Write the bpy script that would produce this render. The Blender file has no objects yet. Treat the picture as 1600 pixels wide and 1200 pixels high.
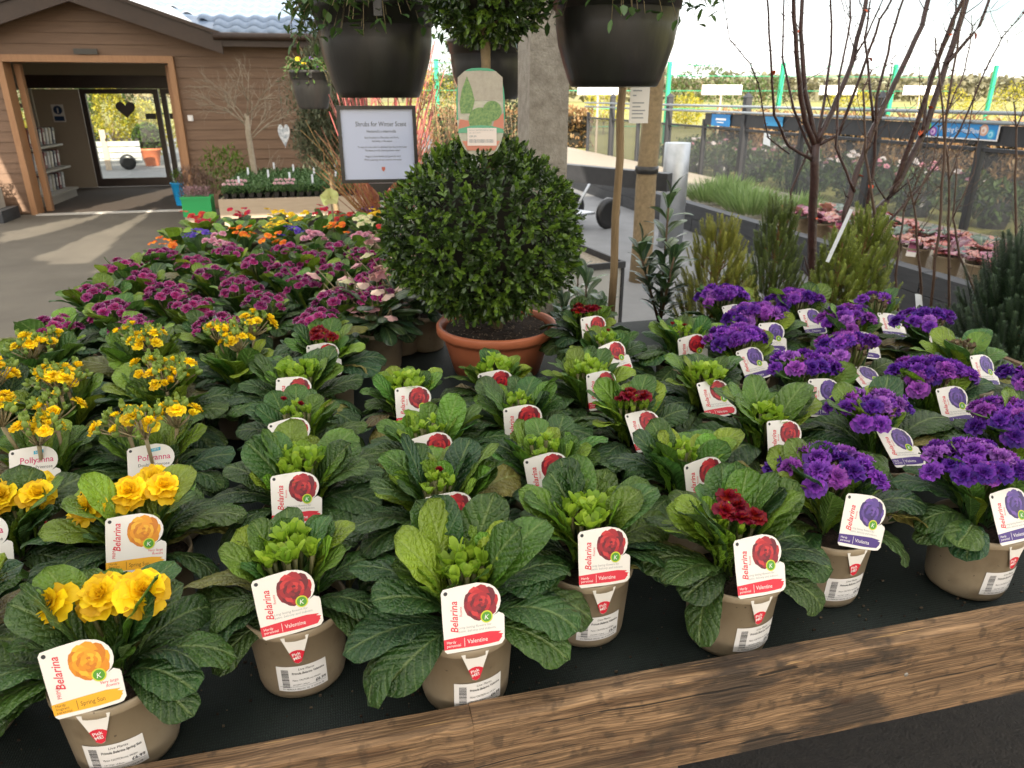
import bpy, math, random
import numpy as np
from mathutils import Euler
from mathutils import Vector, Matrix, noise
R = math.radians
sc = bpy.context.scene
C = sc.collection

# ------------------------------------------------------------------ camera
FPX = 1136.0; PITCH = R(21.6); YAW = R(13.4); CAMH = 1.62
cam = bpy.data.objects.new('camera', bpy.data.cameras.new('camera'))
C.objects.link(cam)
cam.location = (0, 0, CAMH)
cam.rotation_euler = (math.pi/2-PITCH, 0, -YAW)
cam.data.sensor_width = 36.0
cam.data.lens = 36.0*FPX/1600
cam.data.clip_start = 0.02
cam.data.clip_end = 4000
cam.data.dof.use_dof = True
cam.data.dof.focus_distance = 1.15
cam.data.dof.aperture_fstop = 10
sc.camera = cam

# ------------------------------------------------------------------ light
SUN_EL = R(28); SUN_AZ = R(7)            # light travels towards +y, a little to +x
world = bpy.data.worlds.new('World'); sc.world = world; world.use_nodes = True
wn = world.node_tree.nodes; wl = world.node_tree.links
bg = wn['Background']
sky = wn.new('ShaderNodeTexSky'); sky.sky_type = 'NISHITA'; sky.sun_disc = False
sky.sun_elevation = SUN_EL; sky.sun_rotation = math.pi+SUN_AZ
sky.air_density = 1.0; sky.dust_density = 2.5; sky.ozone_density = 1.0
# thin bright cloud over the whole sky
tc = wn.new('ShaderNodeTexCoord'); cn = wn.new('ShaderNodeTexNoise')
mp = wn.new('ShaderNodeMapping'); mp.inputs['Scale'].default_value = (1, 1, 4)
cn.inputs['Scale'].default_value = 2.2; cn.inputs['Detail'].default_value = 6
wl.new(tc.outputs['Generated'], mp.inputs['Vector']); wl.new(mp.outputs['Vector'], cn.inputs['Vector'])
cr = wn.new('ShaderNodeValToRGB'); cr.color_ramp.elements[0].position = .36; cr.color_ramp.elements[1].position = .56
wl.new(cn.outputs['Fac'], cr.inputs['Fac'])
cm = wn.new('ShaderNodeMix'); cm.data_type = 'RGBA'
cm.inputs['B'].default_value = (9.6, 9.45, 9.2, 1)
wl.new(cr.outputs['Color'], cm.inputs['Factor']); wl.new(sky.outputs['Color'], cm.inputs['A'])
wl.new(cm.outputs['Result'], bg.inputs['Color'])
bg.inputs['Strength'].default_value = 0.13
sun = bpy.data.objects.new('sun', bpy.data.lights.new('sun', 'SUN')); C.objects.link(sun)
sun.data.energy = 5.0; sun.data.angle = R(0.5); sun.data.color = (1, .9, .74)
sun.rotation_euler = Vector((math.sin(SUN_AZ)*math.cos(SUN_EL), math.cos(SUN_AZ)*math.cos(SUN_EL), -math.sin(SUN_EL))).to_track_quat('-Z', 'Y').to_euler()
sc.view_settings.view_transform = 'Standard'; sc.view_settings.look = 'None'
sc.view_settings.exposure = 1.15; sc.view_settings.gamma = 1
sc.render.resolution_x = 1024; sc.render.resolution_y = 768
sc.cycles.max_bounces = 7; sc.cycles.diffuse_bounces = 4; sc.cycles.transparent_max_bounces = 8
sc.cycles.caustics_reflective = False; sc.cycles.caustics_refractive = False

# ------------------------------------------------------------------ helpers
def at(px, py, z=None, w=None, u=None, d=None):
    """point of the place seen at a photo pixel, on a given plane z, w (=y) or u (=x), or at a depth d"""
    x = (px-800)/FPX; q = (600-py)/FPX
    a, b, c = x, math.cos(PITCH)+q*math.sin(PITCH), -math.sin(PITCH)+q*math.cos(PITCH)
    X = a*math.cos(YAW)+b*math.sin(YAW); Y = -a*math.sin(YAW)+b*math.cos(YAW)
    t = (z-CAMH)/c if z is not None else w/Y if w is not None else u/X if u is not None else d
    return Vector((X*t, Y*t, CAMH+c*t))

def S(r, g, b):
    f = lambda v: (v/255/12.92) if v/255 <= .04045 else ((v/255+.055)/1.055)**2.4
    return (f(r), f(g), f(b))

class MB:
    """collects geometry for one mesh object"""
    def __init__(s): s.v = []; s.f = []; s.m = []; s.uv = []; s.sm = []
    def add(s, vs, fs, m=0, uvs=None, smooth=False, M=None):
        o = len(s.v)
        s.v += [tuple(M @ Vector(p)) for p in vs] if M is not None else [tuple(p) for p in vs]
        for f in fs:
            s.f.append(tuple(i+o for i in f)); s.m.append(m); s.sm.append(smooth)
            s.uv.append([uvs[i] for i in f] if uvs else None)
        return s
    def box(s, x0, x1, y0, y1, z0, z1, m=0, M=None):
        return s.add([(x0,y0,z0),(x1,y0,z0),(x1,y1,z0),(x0,y1,z0),(x0,y0,z1),(x1,y0,z1),(x1,y1,z1),(x0,y1,z1)],
              [(3,2,1,0),(4,5,6,7),(0,1,5,4),(1,2,6,5),(2,3,7,6),(3,0,4,7)], m, None, False, M)
    def lathe(s, prof, n=32, m=0, M=None, smooth=True, cap=True):
        vs = []; fs = []
        for r, z in prof:
            for k in range(n):
                a = 2*math.pi*k/n; vs.append((r*math.cos(a), r*math.sin(a), z))
        for i in range(len(prof)-1):
            for k in range(n):
                k2 = (k+1) % n; fs.append((i*n+k, i*n+k2, (i+1)*n+k2, (i+1)*n+k))
        if cap:
            fs.append(tuple(range(n-1, -1, -1))); fs.append(tuple((len(prof)-1)*n+k for k in range(n)))
        return s.add(vs, fs, m, None, smooth, M)
    def tube(s, pts, rad, n=6, m=0, M=None):
        pts = [Vector(p) for p in pts]; vs = []; fs = []; L = len(pts)
        rads = rad if isinstance(rad, (list, tuple)) else [rad]*L
        ref = Vector((0.31, .22, .92))
        for i, p in enumerate(pts):
            t = (pts[min(i+1, L-1)]-pts[max(i-1, 0)])
            t = t.normalized() if t.length > 1e-9 else Vector((0,0,1))
            if abs(t.dot(ref)) > .95: rf = Vector((1,0,0))
            else: rf = ref
            a = t.cross(rf).normalized(); b = t.cross(a)
            for k in range(n):
                an = 2*math.pi*k/n; vs.append(p+(a*math.cos(an)+b*math.sin(an))*rads[i])
        for i in range(L-1):
            for k in range(n):
                k2 = (k+1) % n; fs.append((i*n+k, i*n+k2, (i+1)*n+k2, (i+1)*n+k))
        fs.append(tuple(range(n-1, -1, -1))); fs.append(tuple((L-1)*n+k for k in range(n)))
        return s.add(vs, fs, m, None, True, M)
    def poly(s, pts, z=0, m=0, M=None, thick=0):
        n = len(pts)
        if not thick: return s.add([(x, y, z) for x, y in pts], [tuple(range(n))], m, None, False, M)
        vs = [(x, y, z) for x, y in pts]+[(x, y, z+thick) for x, y in pts]
        fs = [tuple(range(n-1, -1, -1)), tuple(range(n, 2*n))]+[(i, (i+1) % n, n+(i+1) % n, n+i) for i in range(n)]
        return s.add(vs, fs, m, None, False, M)
    def mesh(s, name, mats):
        me = bpy.data.meshes.new(name); me.from_pydata(s.v, [], s.f)
        for m in (mats if isinstance(mats, (list, tuple)) else [mats]): me.materials.append(m)
        me.polygons.foreach_set('material_index', s.m); me.polygons.foreach_set('use_smooth', s.sm)
        if any(u is not None for u in s.uv):
            ul = me.uv_layers.new(name='UVMap'); flat = []
            for f, u in zip(s.f, s.uv):
                for i in range(len(f)): flat += list(u[i]) if u else [0, 0]
            ul.data.foreach_set('uv', flat)
        me.update(); return me
    def obj(s, name, mats, parent=None, loc=(0,0,0), rot=(0,0,0)):
        return inst(name, s.mesh(name, mats), parent, loc, rot)

def inst(name, me, parent=None, loc=(0,0,0), rot=(0,0,0), scale=1, color=None):
    o = bpy.data.objects.new(name, me); C.objects.link(o); o.parent = parent
    o.location = loc; o.rotation_euler = rot
    o.scale = (scale,)*3 if not isinstance(scale, (tuple, list)) else scale
    if color: o.color = (*color, 1)
    return o
def tag(o, label, cat, group=None):
    o['label'] = label; o['category'] = cat
    if group: o['group'] = group
    return o
def thing(name, label, cat, loc=(0,0,0), rotz=0, group=None):
    o = inst(name, None, None, loc, (0,0,rotz)); o.empty_display_size = .05
    return tag(o, label, cat, group)
def struct(o): o['kind'] = 'structure'; return o
def stuff(o): o['kind'] = 'stuff'; return o

# ------------------------------------------------------------------ materials
def nodes(name):
    m = bpy.data.materials.new(name); m.use_nodes = True
    t = m.node_tree; return m, t.nodes, t.links, t.nodes['Principled BSDF']
def mat(name, c1, c2=None, scale=8, rough=.6, metal=0, bump=0, bscale=None, spec=.5, stretch=(1,1,1), detail=5, contrast=.25, coat=0):
    m, n, l, b = nodes(name)
    b.inputs['Roughness'].default_value = rough; b.inputs['Metallic'].default_value = metal
    b.inputs['Specular IOR Level'].default_value = spec; b.inputs['Coat Weight'].default_value = coat
    tc = n.new('ShaderNodeTexCoord'); mp = n.new('ShaderNodeMapping'); mp.inputs['Scale'].default_value = stretch
    l.new(tc.outputs['Object'], mp.inputs['Vector'])
    if c2:
        t = n.new('ShaderNodeTexNoise'); t.inputs['Scale'].default_value = scale; t.inputs['Detail'].default_value = detail
        t.inputs['Roughness'].default_value = .65
        l.new(mp.outputs['Vector'], t.inputs['Vector'])
        r = n.new('ShaderNodeValToRGB'); r.color_ramp.elements[0].position = .5-contrast; r.color_ramp.elements[1].position = .5+contrast
        r.color_ramp.elements[0].color = (*c1, 1); r.color_ramp.elements[1].color = (*c2, 1)
        l.new(t.outputs['Fac'], r.inputs['Fac']); l.new(r.outputs['Color'], b.inputs['Base Color'])
    else: b.inputs['Base Color'].default_value = (*c1, 1)
    if bump:
        t2 = n.new('ShaderNodeTexNoise'); t2.inputs['Scale'].default_value = bscale or scale*3; t2.inputs['Detail'].default_value = 6
        l.new(mp.outputs['Vector'], t2.inputs['Vector'])
        bp = n.new('ShaderNodeBump'); bp.inputs['Strength'].default_value = bump; bp.inputs['Distance'].default_value = .01
        l.new(t2.outputs['Fac'], bp.inputs['Height']); l.new(bp.outputs['Normal'], b.inputs['Normal'])
    return m
def math_node(n, l, op, a, b=None, c=None):
    q = n.new('ShaderNodeMath'); q.operation = op
    for i, v in enumerate((a, b, c)):
        if v is None: continue
        if isinstance(v, (int, float)): q.inputs[i].default_value = v
        else: l.new(v, q.inputs[i])
    return q.outputs[0]
def translucent(n, l, b, col, fac, out):
    tr = n.new('ShaderNodeBsdfTranslucent'); l.new(col, tr.inputs['Color'])
    mx = n.new('ShaderNodeMixShader'); mx.inputs['Fac'].default_value = fac
    l.new(b.outputs[0], mx.inputs[1]); l.new(tr.outputs[0], mx.inputs[2]); l.new(mx.outputs[0], out.inputs['Surface'])
def leaf_mat(name, rough=.42, vein=10, quilt=1.0, trans=.22, coat=0.0):
    """broad leaf: colour from the object, side veins and quilting from the leaf's own UV"""
    m, n, l, b = nodes(name); out = n['Material Output']
    oi = n.new('ShaderNodeObjectInfo'); uv = n.new('ShaderNodeUVMap'); sp = n.new('ShaderNodeSeparateXYZ')
    l.new(uv.outputs['UV'], sp.inputs[0])
    a = math_node(n, l, 'MULTIPLY', math_node(n, l, 'ABSOLUTE', math_node(n, l, 'SUBTRACT', sp.outputs[0], .5)), 2)
    tc = n.new('ShaderNodeTexCoord'); wob = n.new('ShaderNodeTexNoise'); wob.inputs['Scale'].default_value = 45; wob.inputs['Detail'].default_value = 2
    l.new(tc.outputs['Object'], wob.inputs['Vector'])
    ph = math_node(n, l, 'SUBTRACT', math_node(n, l, 'MULTIPLY', sp.outputs[1], vein), math_node(n, l, 'MULTIPLY', a, 2.2))
    ph = math_node(n, l, 'ADD', ph, math_node(n, l, 'MULTIPLY', wob.outputs['Fac'], .55))
    sn = math_node(n, l, 'SINE', math_node(n, l, 'MULTIPLY', ph, 6.2832))
    side = n.new('ShaderNodeMapRange'); side.interpolation_type = 'SMOOTHSTEP'
    l.new(sn, side.inputs[0]); side.inputs[1].default_value = .72; side.inputs[2].default_value = 1
    mid = n.new('ShaderNodeMapRange'); mid.interpolation_type = 'SMOOTHSTEP'
    l.new(a, mid.inputs[0]); mid.inputs[1].default_value = .11; mid.inputs[2].default_value = .02
    v = math_node(n, l, 'MAXIMUM', math_node(n, l, 'MULTIPLY', side.outputs[0], .38), mid.outputs[0])
    cell = n.new('ShaderNodeTexVoronoi'); cell.inputs['Scale'].default_value = 190; cell.feature = 'DISTANCE_TO_EDGE'
    l.new(tc.outputs['Object'], cell.inputs['Vector'])
    hs = n.new('ShaderNodeHueSaturation'); l.new(oi.outputs['Color'], hs.inputs['Color'])
    nz = n.new('ShaderNodeTexNoise'); nz.inputs['Scale'].default_value = 28; nz.inputs['Detail'].default_value = 3
    l.new(tc.outputs['Object'], nz.inputs['Vector'])
    val = n.new('ShaderNodeMapRange'); l.new(nz.outputs['Fac'], val.inputs[0])
    val.inputs[1].default_value = .3; val.inputs[2].default_value = .7; val.inputs[3].default_value = .72; val.inputs[4].default_value = 1.28
    l.new(val.outputs[0], hs.inputs['Value'])
    hr = math_node(n, l, 'MULTIPLY_ADD', oi.outputs['Random'], .035, .478); l.new(hr, hs.inputs['Hue'])
    mx = n.new('ShaderNodeMix'); mx.data_type = 'RGBA'; l.new(v, mx.inputs['Factor']); l.new(hs.outputs['Color'], mx.inputs['A'])
    lt = n.new('ShaderNodeMix'); lt.data_type = 'RGBA'; lt.inputs['Factor'].default_value = .3
    l.new(hs.outputs['Color'], lt.inputs['A']); lt.inputs['B'].default_value = (.35, .45, .16, 1); l.new(lt.outputs['Result'], mx.inputs['B'])
    l.new(mx.outputs['Result'], b.inputs['Base Color'])
    b.inputs['Roughness'].default_value = rough; b.inputs['Coat Weight'].default_value = coat
    h = math_node(n, l, 'ADD', math_node(n, l, 'MULTIPLY', sn, -.7), math_node(n, l, 'MULTIPLY', mid.outputs[0], -1.5))
    ce = n.new('ShaderNodeMapRange'); l.new(cell.outputs['Distance'], ce.inputs[0]); ce.inputs[2].default_value = .25
    h = math_node(n, l, 'ADD', h, math_node(n, l, 'MULTIPLY', ce.outputs[0], .8))
    bp = n.new('ShaderNodeBump'); bp.inputs['Strength'].default_value = .55*quilt; bp.inputs['Distance'].default_value = .003
    l.new(h, bp.inputs['Height']); l.new(bp.outputs['Normal'], b.inputs['Normal'])
    translucent(n, l, b, mx.outputs['Result'], trans, out)
    return m
def island_mat(name, cols, rough=.45, trans=.2, coat=0, spec=.5):
    """small leaves in a mass: each leaf takes one colour of a ramp"""
    m, n, l, b = nodes(name); out = n['Material Output']
    g = n.new('ShaderNodeNewGeometry'); r = n.new('ShaderNodeValToRGB'); cr = r.color_ramp
    while len(cr.elements) < len(cols): cr.elements.new(.5)
    for i, c in enumerate(cols): cr.elements[i].position = i/(len(cols)-1); cr.elements[i].color = (*c, 1)
    l.new(g.outputs['Random Per Island'], r.inputs['Fac']); l.new(r.outputs['Color'], b.inputs['Base Color'])
    b.inputs['Roughness'].default_value = rough; b.inputs['Coat Weight'].default_value = coat; b.inputs['Specular IOR Level'].default_value = spec
    translucent(n, l, b, r.outputs['Color'], trans, out); return m
def petal_mat(name, edge=None, rough=.5):
    m, n, l, b = nodes(name); out = n['Material Output']
    oi = n.new('ShaderNodeObjectInfo'); uv = n.new('ShaderNodeUVMap'); sp = n.new('ShaderNodeSeparateXYZ'); l.new(uv.outputs['UV'], sp.inputs[0])
    g = n.new('ShaderNodeNewGeometry'); hs = n.new('ShaderNodeHueSaturation'); l.new(oi.outputs['Color'], hs.inputs['Color'])
    l.new(math_node(n, l, 'MULTIPLY_ADD', g.outputs['Random Per Island'], .6, .7), hs.inputs['Value'])
    l.new(math_node(n, l, 'MULTIPLY_ADD', g.outputs['Random Per Island'], .035, .483), hs.inputs['Hue'])
    col = hs.outputs['Color']
    if edge:
        a = math_node(n, l, 'MULTIPLY', math_node(n, l, 'ABSOLUTE', math_node(n, l, 'SUBTRACT', sp.outputs[0], .5)), 2)
        e = n.new('ShaderNodeMapRange'); l.new(math_node(n, l, 'MAXIMUM', a, sp.outputs[1]), e.inputs[0]); e.inputs[1].default_value = .92; e.inputs[2].default_value = 1.0
        mx = n.new('ShaderNodeMix'); mx.data_type = 'RGBA'; l.new(e.outputs[0], mx.inputs['Factor']); l.new(col, mx.inputs['A']); mx.inputs['B'].default_value = (*edge, 1)
        col = mx.outputs['Result']
    l.new(col, b.inputs['Base Color']); b.inputs['Roughness'].default_value = rough; b.inputs['Specular IOR Level'].default_value = .3
    translucent(n, l, b, col, .25, out); return m

M = {}
M['leaf'] = leaf_mat('primrose_leaf', rough=.34, trans=.22)
M['smooth_leaf'] = leaf_mat('smooth_leaf', rough=.28, vein=7, quilt=.3, trans=.15, coat=.15)
M['petal'] = petal_mat('petal')
M['laced_petal'] = petal_mat('laced_petal', (.55, .38, .5))
M['lime'] = island_mat('lime_sepal', [(.2,.36,.03), (.34,.5,.04), (.26,.42,.035), (.44,.58,.06)], .45, .3)
M['green_bud'] = island_mat('green_bud', [(.14,.24,.04), (.26,.36,.07), (.2,.3,.06)], .5, .2)
M['brown_bud'] = island_mat('brown_bud', [(.12,.09,.06), (.2,.13,.08), (.16,.17,.06)], .5, .2)
M['bud_stalk'] = mat('bud_stalk', (.12,.15,.04), (.17,.14,.06), 60, .5)
M['stalk'] = mat('stalk', (.22,.2,.09), (.3,.22,.13), 60, .5)
def pot_material():
    m, n, l, b = nodes('taupe_pot'); tc = n.new('ShaderNodeTexCoord'); oi = n.new('ShaderNodeObjectInfo')
    off = n.new('ShaderNodeVectorMath'); off.operation = 'ADD'; l.new(tc.outputs['Object'], off.inputs[0]); cx = n.new('ShaderNodeCombineXYZ'); l.new(math_node(n, l, 'MULTIPLY', oi.outputs['Random'], 40), cx.inputs[0]); l.new(cx.outputs[0], off.inputs[1])
    def nz(sc, d): t = n.new('ShaderNodeTexNoise'); t.inputs['Scale'].default_value = sc; t.inputs['Detail'].default_value = d; l.new(off.outputs[0], t.inputs['Vector']); return t.outputs['Fac']
    def step(v, a, c): q = n.new('ShaderNodeMapRange'); l.new(v, q.inputs[0]); q.inputs[1].default_value = a; q.inputs[2].default_value = c; return q.outputs[0]
    def mixc(f, a, c):
        q = n.new('ShaderNodeMix'); q.data_type = 'RGBA'; l.new(f, q.inputs['Factor'])
        for k, v in (('A', a), ('B', c)):
            if isinstance(v, tuple): q.inputs[k].default_value = (*v, 1)
            else: l.new(v, q.inputs[k])
        return q.outputs['Result']
    base = mixc(step(nz(9, 5), .3, .7), (.27,.21,.14), (.33,.265,.18))
    smear = mixc(math_node(n, l, 'MULTIPLY', step(nz(22, 8), .52, .74), .6), base, (.14,.1,.06))
    spk = mixc(math_node(n, l, 'MULTIPLY', step(nz(130, 2), .72, .76), .8), smear, (.06,.04,.025))
    l.new(spk, b.inputs['Base Color']); b.inputs['Roughness'].default_value = .46
    bp = n.new('ShaderNodeBump'); bp.inputs['Strength'].default_value = .04; l.new(nz(160, 3), bp.inputs['Height']); l.new(bp.outputs['Normal'], b.inputs['Normal']); return m
M['pot'] = pot_material()
M['black_pot'] = mat('black_plastic', (.010,.010,.011), (.028,.027,.025), 14, .3, bump=.06, bscale=60, stretch=(1.5,1.5,.35), contrast=.35, detail=8)
M['terracotta'] = mat('terracotta_plastic', (.58,.17,.08), (.66,.21,.1), 9, .42, bump=.05, bscale=70)
M['soil'] = mat('compost', (.014,.009,.006), (.06,.036,.023), 90, .95, bump=1, bscale=160, contrast=.15)
M['card'] = mat('white_card', (.8,.77,.73), None, rough=.35)
M['card_back'] = mat('card_back', (.62,.66,.72), None, rough=.4)
M['sticker'] = mat('paper_sticker', (.78,.76,.75), None, rough=.5)
M['ink'] = mat('black_ink', (.03,.03,.035), None, rough=.6)
M['grey_ink'] = mat('grey_ink', (.33,.34,.35), None, rough=.6)
M['red_ink'] = mat('red_ink', (.66,.02,.045), None, rough=.4)
M['white_ink'] = mat('white_ink', (.85,.82,.8), None, rough=.4)
M['yellow_ink'] = mat('yellow_ink', (.85,.42,.02), None, rough=.4)
M['brown_ink'] = mat('brown_ink', (.2,.09,.01), None, rough=.5)
M['purple_ink'] = mat('purple_ink', (.06,.025,.2), None, rough=.4)
M['green_ink'] = mat('green_ink', (.08,.3,.02), None, rough=.4)
M['lime_ink'] = mat('lime_ink', (.6,.62,.03), None, rough=.4)
M['cyan_ink'] = mat('cyan_ink', (.03,.4,.6), None, rough=.4)
M['pink_ink'] = mat('pink_ink', (.6,.03,.15), None, rough=.4)
PRINT = {'red': [(.45,.012,.02), (.24,.008,.02), (.55,.03,.035), (.13,.004,.014), (.34,.01,.02)],
         'violet': [(.09,.045,.28), (.05,.02,.17), (.15,.07,.36), (.04,.015,.12), (.1,.05,.27)],
         'yellow': [(.8,.36,.015), (.68,.25,.01), (.85,.45,.03), (.6,.19,.01), (.8,.32,.015)]}
for k, cs in PRINT.items():
    M['print_'+k] = [mat('print_%s_shade%d' % (k, i), c, None, rough=.4) for i, c in enumerate(cs)]

# ------------------------------------------------------------------ lettering (flat print)
_tc = {}
def text_geo(s, size=1.0, shear=0.0, bold=0.0):
    key = (s, shear, bold)
    if key not in _tc:
        cu = bpy.data.curves.new('lettering', 'FONT'); cu.body = s; cu.size = 1; cu.shear = shear; cu.offset = bold
        cu.resolution_u = 2
        o = bpy.data.objects.new('lettering', cu); C.objects.link(o)
        dg = bpy.context.evaluated_depsgraph_get(); dg.update()
        me = o.evaluated_get(dg).to_mesh()
        vs = [tuple(v.co) for v in me.vertices]; fs = [tuple(p.vertices) for p in me.polygons]
        o.evaluated_get(dg).to_mesh_clear(); bpy.data.objects.remove(o); bpy.data.curves.remove(cu)
        xs = [v[0] for v in vs]
        _tc[key] = (vs, fs, min(xs), max(xs))
    vs, fs, x0, x1 = _tc[key]
    return [((v[0]-x0)*size, v[1]*size, 0) for v in vs], fs, (x1-x0)*size
def write(mb, s, x, y, size, m=0, shear=0, rot=0, z=0, fit=None, align='l', bold=0, warp=None):
    vs, fs, w = text_geo(s, size, shear, bold); k = 1
    if fit: k = fit/w; w = fit
    ox = 0 if align == 'l' else -w/2 if align == 'c' else -w
    ca, sa = math.cos(rot), math.sin(rot); out = []
    for vx, vy, _ in vs:
        px, py = vx*k+ox, vy
        p = (x+px*ca-py*sa, y+px*sa+py*ca, z)
        out.append(warp(*p) if warp else p)
    mb.add(out, fs, m)
def disc(mb, x, y, r, z, m, n=20, warp=None, sx=1):
    pts = [(x+sx*r*math.cos(2*math.pi*k/n), y+r*math.sin(2*math.pi*k/n), z) for k in range(n)]
    mb.add([warp(*p) if warp else p for p in pts], [tuple(range(n))], m)
def printed_flower(mb, x, y, r, z, m0, seed=1):
    rnd = random.Random(seed); zz = z
    disc(mb, x, y, r*.6, z, m0+1)
    for ring, (rr, n) in enumerate(((1, 9), (.8, 8), (.6, 7), (.42, 6), (.24, 5), (.1, 3))):
        for k in range(n):
            a = 2*math.pi*(k+rnd.random()*.3)/n+ring; d = rr*r*.64; zz += .000004
            pr = rr*r*.40; pts = []
            for j in range(11):
                b = 2*math.pi*j/11; q = 1+.1*math.sin(3*b+k)
                ex, ey = pr*q*math.cos(b)*.85, pr*q*math.sin(b)*1.15
                pts.append((x+d*math.cos(a)+ex*math.cos(a)-ey*math.sin(a), y+d*math.sin(a)+ex*math.sin(a)+ey*math.cos(a), zz))
            mb.add(pts, [tuple(range(11))], m0+(k*2+ring*3+rnd.randrange(2)) % 5)

# ================================================================== THE SETTING
TZ = 0.82                                   # height of the display bench
M['tarmac'] = mat('worn_tarmac', (.085,.074,.058), (.17,.15,.118), 1.1, .85, bump=.5, bscale=110, detail=12, contrast=.3)
M['paving'] = mat('grey_paving', (.15,.152,.155), (.22,.222,.225), 2, .8, bump=.25, bscale=90, detail=8)
M['meadow'] = mat('meadow_grass', (.16,.17,.04), (.34,.31,.09), .12, .95, detail=8)
M['mat_floor'] = mat('entrance_matting', (.05,.035,.025), (.075,.055,.04), 60, .95, bump=.4, bscale=300)
M['gravel'] = mat('gravel', (.2,.17,.13), (.42,.37,.3), 55, .95, bump=1, bscale=90, contrast=.12)
mb = MB(); mb.add([(-2500,-2500,0),(2500,-2500,0),(2500,2500,0),(-2500,2500,0)], [(0,1,2,3)]); struct(mb.obj('ground', M['tarmac']))
mb = MB(); mb.add([(1.6,5.5,.004),(4.5,2.0,.004),(4.5,30,.004),(1.6,30,.004)], [(0,1,2,3)]); struct(mb.obj('pavement', M['paving']))
mb = MB(); mb.add([(7.2,-200,.004),(2400,-200,.004),(2400,2400,.004),(-2400,2400,.004),(-2400,40,.004),(7.2,40,.004)], [(0,1,2,3,4,5)]); struct(mb.obj('meadow', M['meadow']))
mb = MB(); mb.add([(-1.2,.1,.004),(4.3,.1,.004),(2.4,2.7,.004),(-1.0,2.7,.004)], [(0,1,2,3)]); struct(mb.obj('bench_shade_strip', mat('painted_shade_asphalt', (.018,.016,.014), (.045,.038,.032), 30, .8, bump=.8, bscale=140)))  # added near-black sheet: shade under and before the bench painted into the ground
mb = MB(); mb.add([(-6.4,12.2,.004),(-2.0,12.2,.004),(-2.0,15.7,.004),(-6.4,15.7,.004)], [(0,1,2,3)]); struct(mb.obj('entrance_floor', M['mat_floor']))
mb = MB(); mb.box(-4.25, -2.15, 12.05, 12.2, 0, .012); struct(mb.obj('threshold_strip', mat('worn_aluminium', (.5,.48,.44), (.6,.57,.52), 20, .5)))
mb = MB(); mb.add([(4.55,1.5,.22),(6.85,1.5,.22),(6.85,24,.22),(4.55,24,.22)], [(0,1,2,3)]); struct(mb.obj('gravel_bed', M['gravel']))

# hills and the far tree line
def ridge(name, y, x0, x1, base, amp, seed, m, label=None):
    mb = MB(); n = 160; vs = []; fs = []
    for i in range(n+1):
        x = x0+(x1-x0)*i/n
        h = base+amp*noise.noise(Vector((x*.006*300/y, seed, 0)))+amp*.45*noise.noise(Vector((x*.03*300/y, seed, 3)))+amp*.16*noise.noise(Vector((x*.12*300/y, seed, 7)))
        vs += [(x, y-20, -1), (x, y, max(h, 1)), (x, y+60, -1)]
    for i in range(n):
        a = i*3; fs += [(a, a+3, a+4, a+1), (a+1, a+4, a+5, a+2)]
    mb.add(vs, fs, 0, None, True); return mb.obj(name, m)
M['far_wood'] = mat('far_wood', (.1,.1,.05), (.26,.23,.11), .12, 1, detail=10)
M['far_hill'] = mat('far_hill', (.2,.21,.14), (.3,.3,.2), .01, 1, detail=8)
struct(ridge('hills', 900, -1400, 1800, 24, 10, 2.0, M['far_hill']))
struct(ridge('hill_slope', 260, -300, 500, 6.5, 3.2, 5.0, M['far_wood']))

# unseen canopy added for shade
m_can, n_, l_, b_ = nodes('translucent_sheet')
b_.inputs['Base Color'].default_value = (.85,.85,.83,1); b_.inputs['Roughness'].default_value = .5
rgb = n_.new('ShaderNodeRGB'); rgb.outputs[0].default_value = (.9,.9,.88,1)
translucent(n_, l_, b_, rgb.outputs[0], .42, n_['Material Output'])
mb = MB()
for x0, x1, y0, y1 in ((-2.75,6.7,-6,1.1), (1.85,6.7,1.1,6.2), (-2.75,1.6,3.7,11.8), (-9,-2.75,-6,1.6), (-9,-2.75,9.3,11.8)):
    mb.add([(x0,y0,3.25),(x1,y0,3.25),(x1,y1,3.25),(x0,y1,3.25)], [(0,1,2,3)])
gaps = [[(244,324),(205,343),(130,372),(52,404),(85,410),(112,424),(150,409),(192,365)], [(0,366),(60,352),(120,341),(168,334),(112,353),(50,371),(0,380)], [(112,331),(279,291),(286,299),(222,322),(160,334)], [(148,424),(232,393),(240,400),(188,428)]]
gaps = [[(at(x, y, z=0).x-.745, at(x, y, z=0).y-6.07) for x, y in g] for g in gaps]
gaps.append([(-9,5.6),(-5.15,5.6),(-5.15,9.35),(-9,9.35)])
def inside(x, y, g):
    c = False; j = len(g)-1
    for i in range(len(g)):
        if (g[i][1] > y) != (g[j][1] > y) and x < (g[j][0]-g[i][0])*(y-g[i][1])/(g[j][1]-g[i][1])+g[i][0]: c = not c
        j = i
    return c
cs = .05; nx_ = int(6.25/cs); ny_ = int(7.7/cs)          # holes shaped to throw sun streaks by the entrance, edges made ragged
for i in range(nx_):
    run = None
    for j in range(ny_+1):
        x = -9+(i+.5)*cs; y = 1.6+(j+.5)*cs; xx = x+.06*noise.noise(Vector((x*6,y*2,0))); yy = y+.22*noise.noise(Vector((x*11,y*1.5,3)))
        solid = j < ny_ and not any(inside(xx, yy, g) for g in gaps)
        if solid and run is None: run = y-cs/2
        if not solid and run is not None:
            mb.add([(x-cs/2,run,3.25),(x+cs/2,run,3.25),(x+cs/2,y-cs/2,3.25),(x-cs/2,y-cs/2,3.25)], [(0,1,2,3)]); run = None
can = struct(mb.obj('unseen_shade_canopy', m_can))
mb = MB()
for y in (-5.9, -3, 0, 2.25): mb.box(-9, 6.7, y-.05, y+.05, 3.10, 3.24)
mb.box(-2.8, -2.7, -6, 11.8, 3.08, 3.23)
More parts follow.
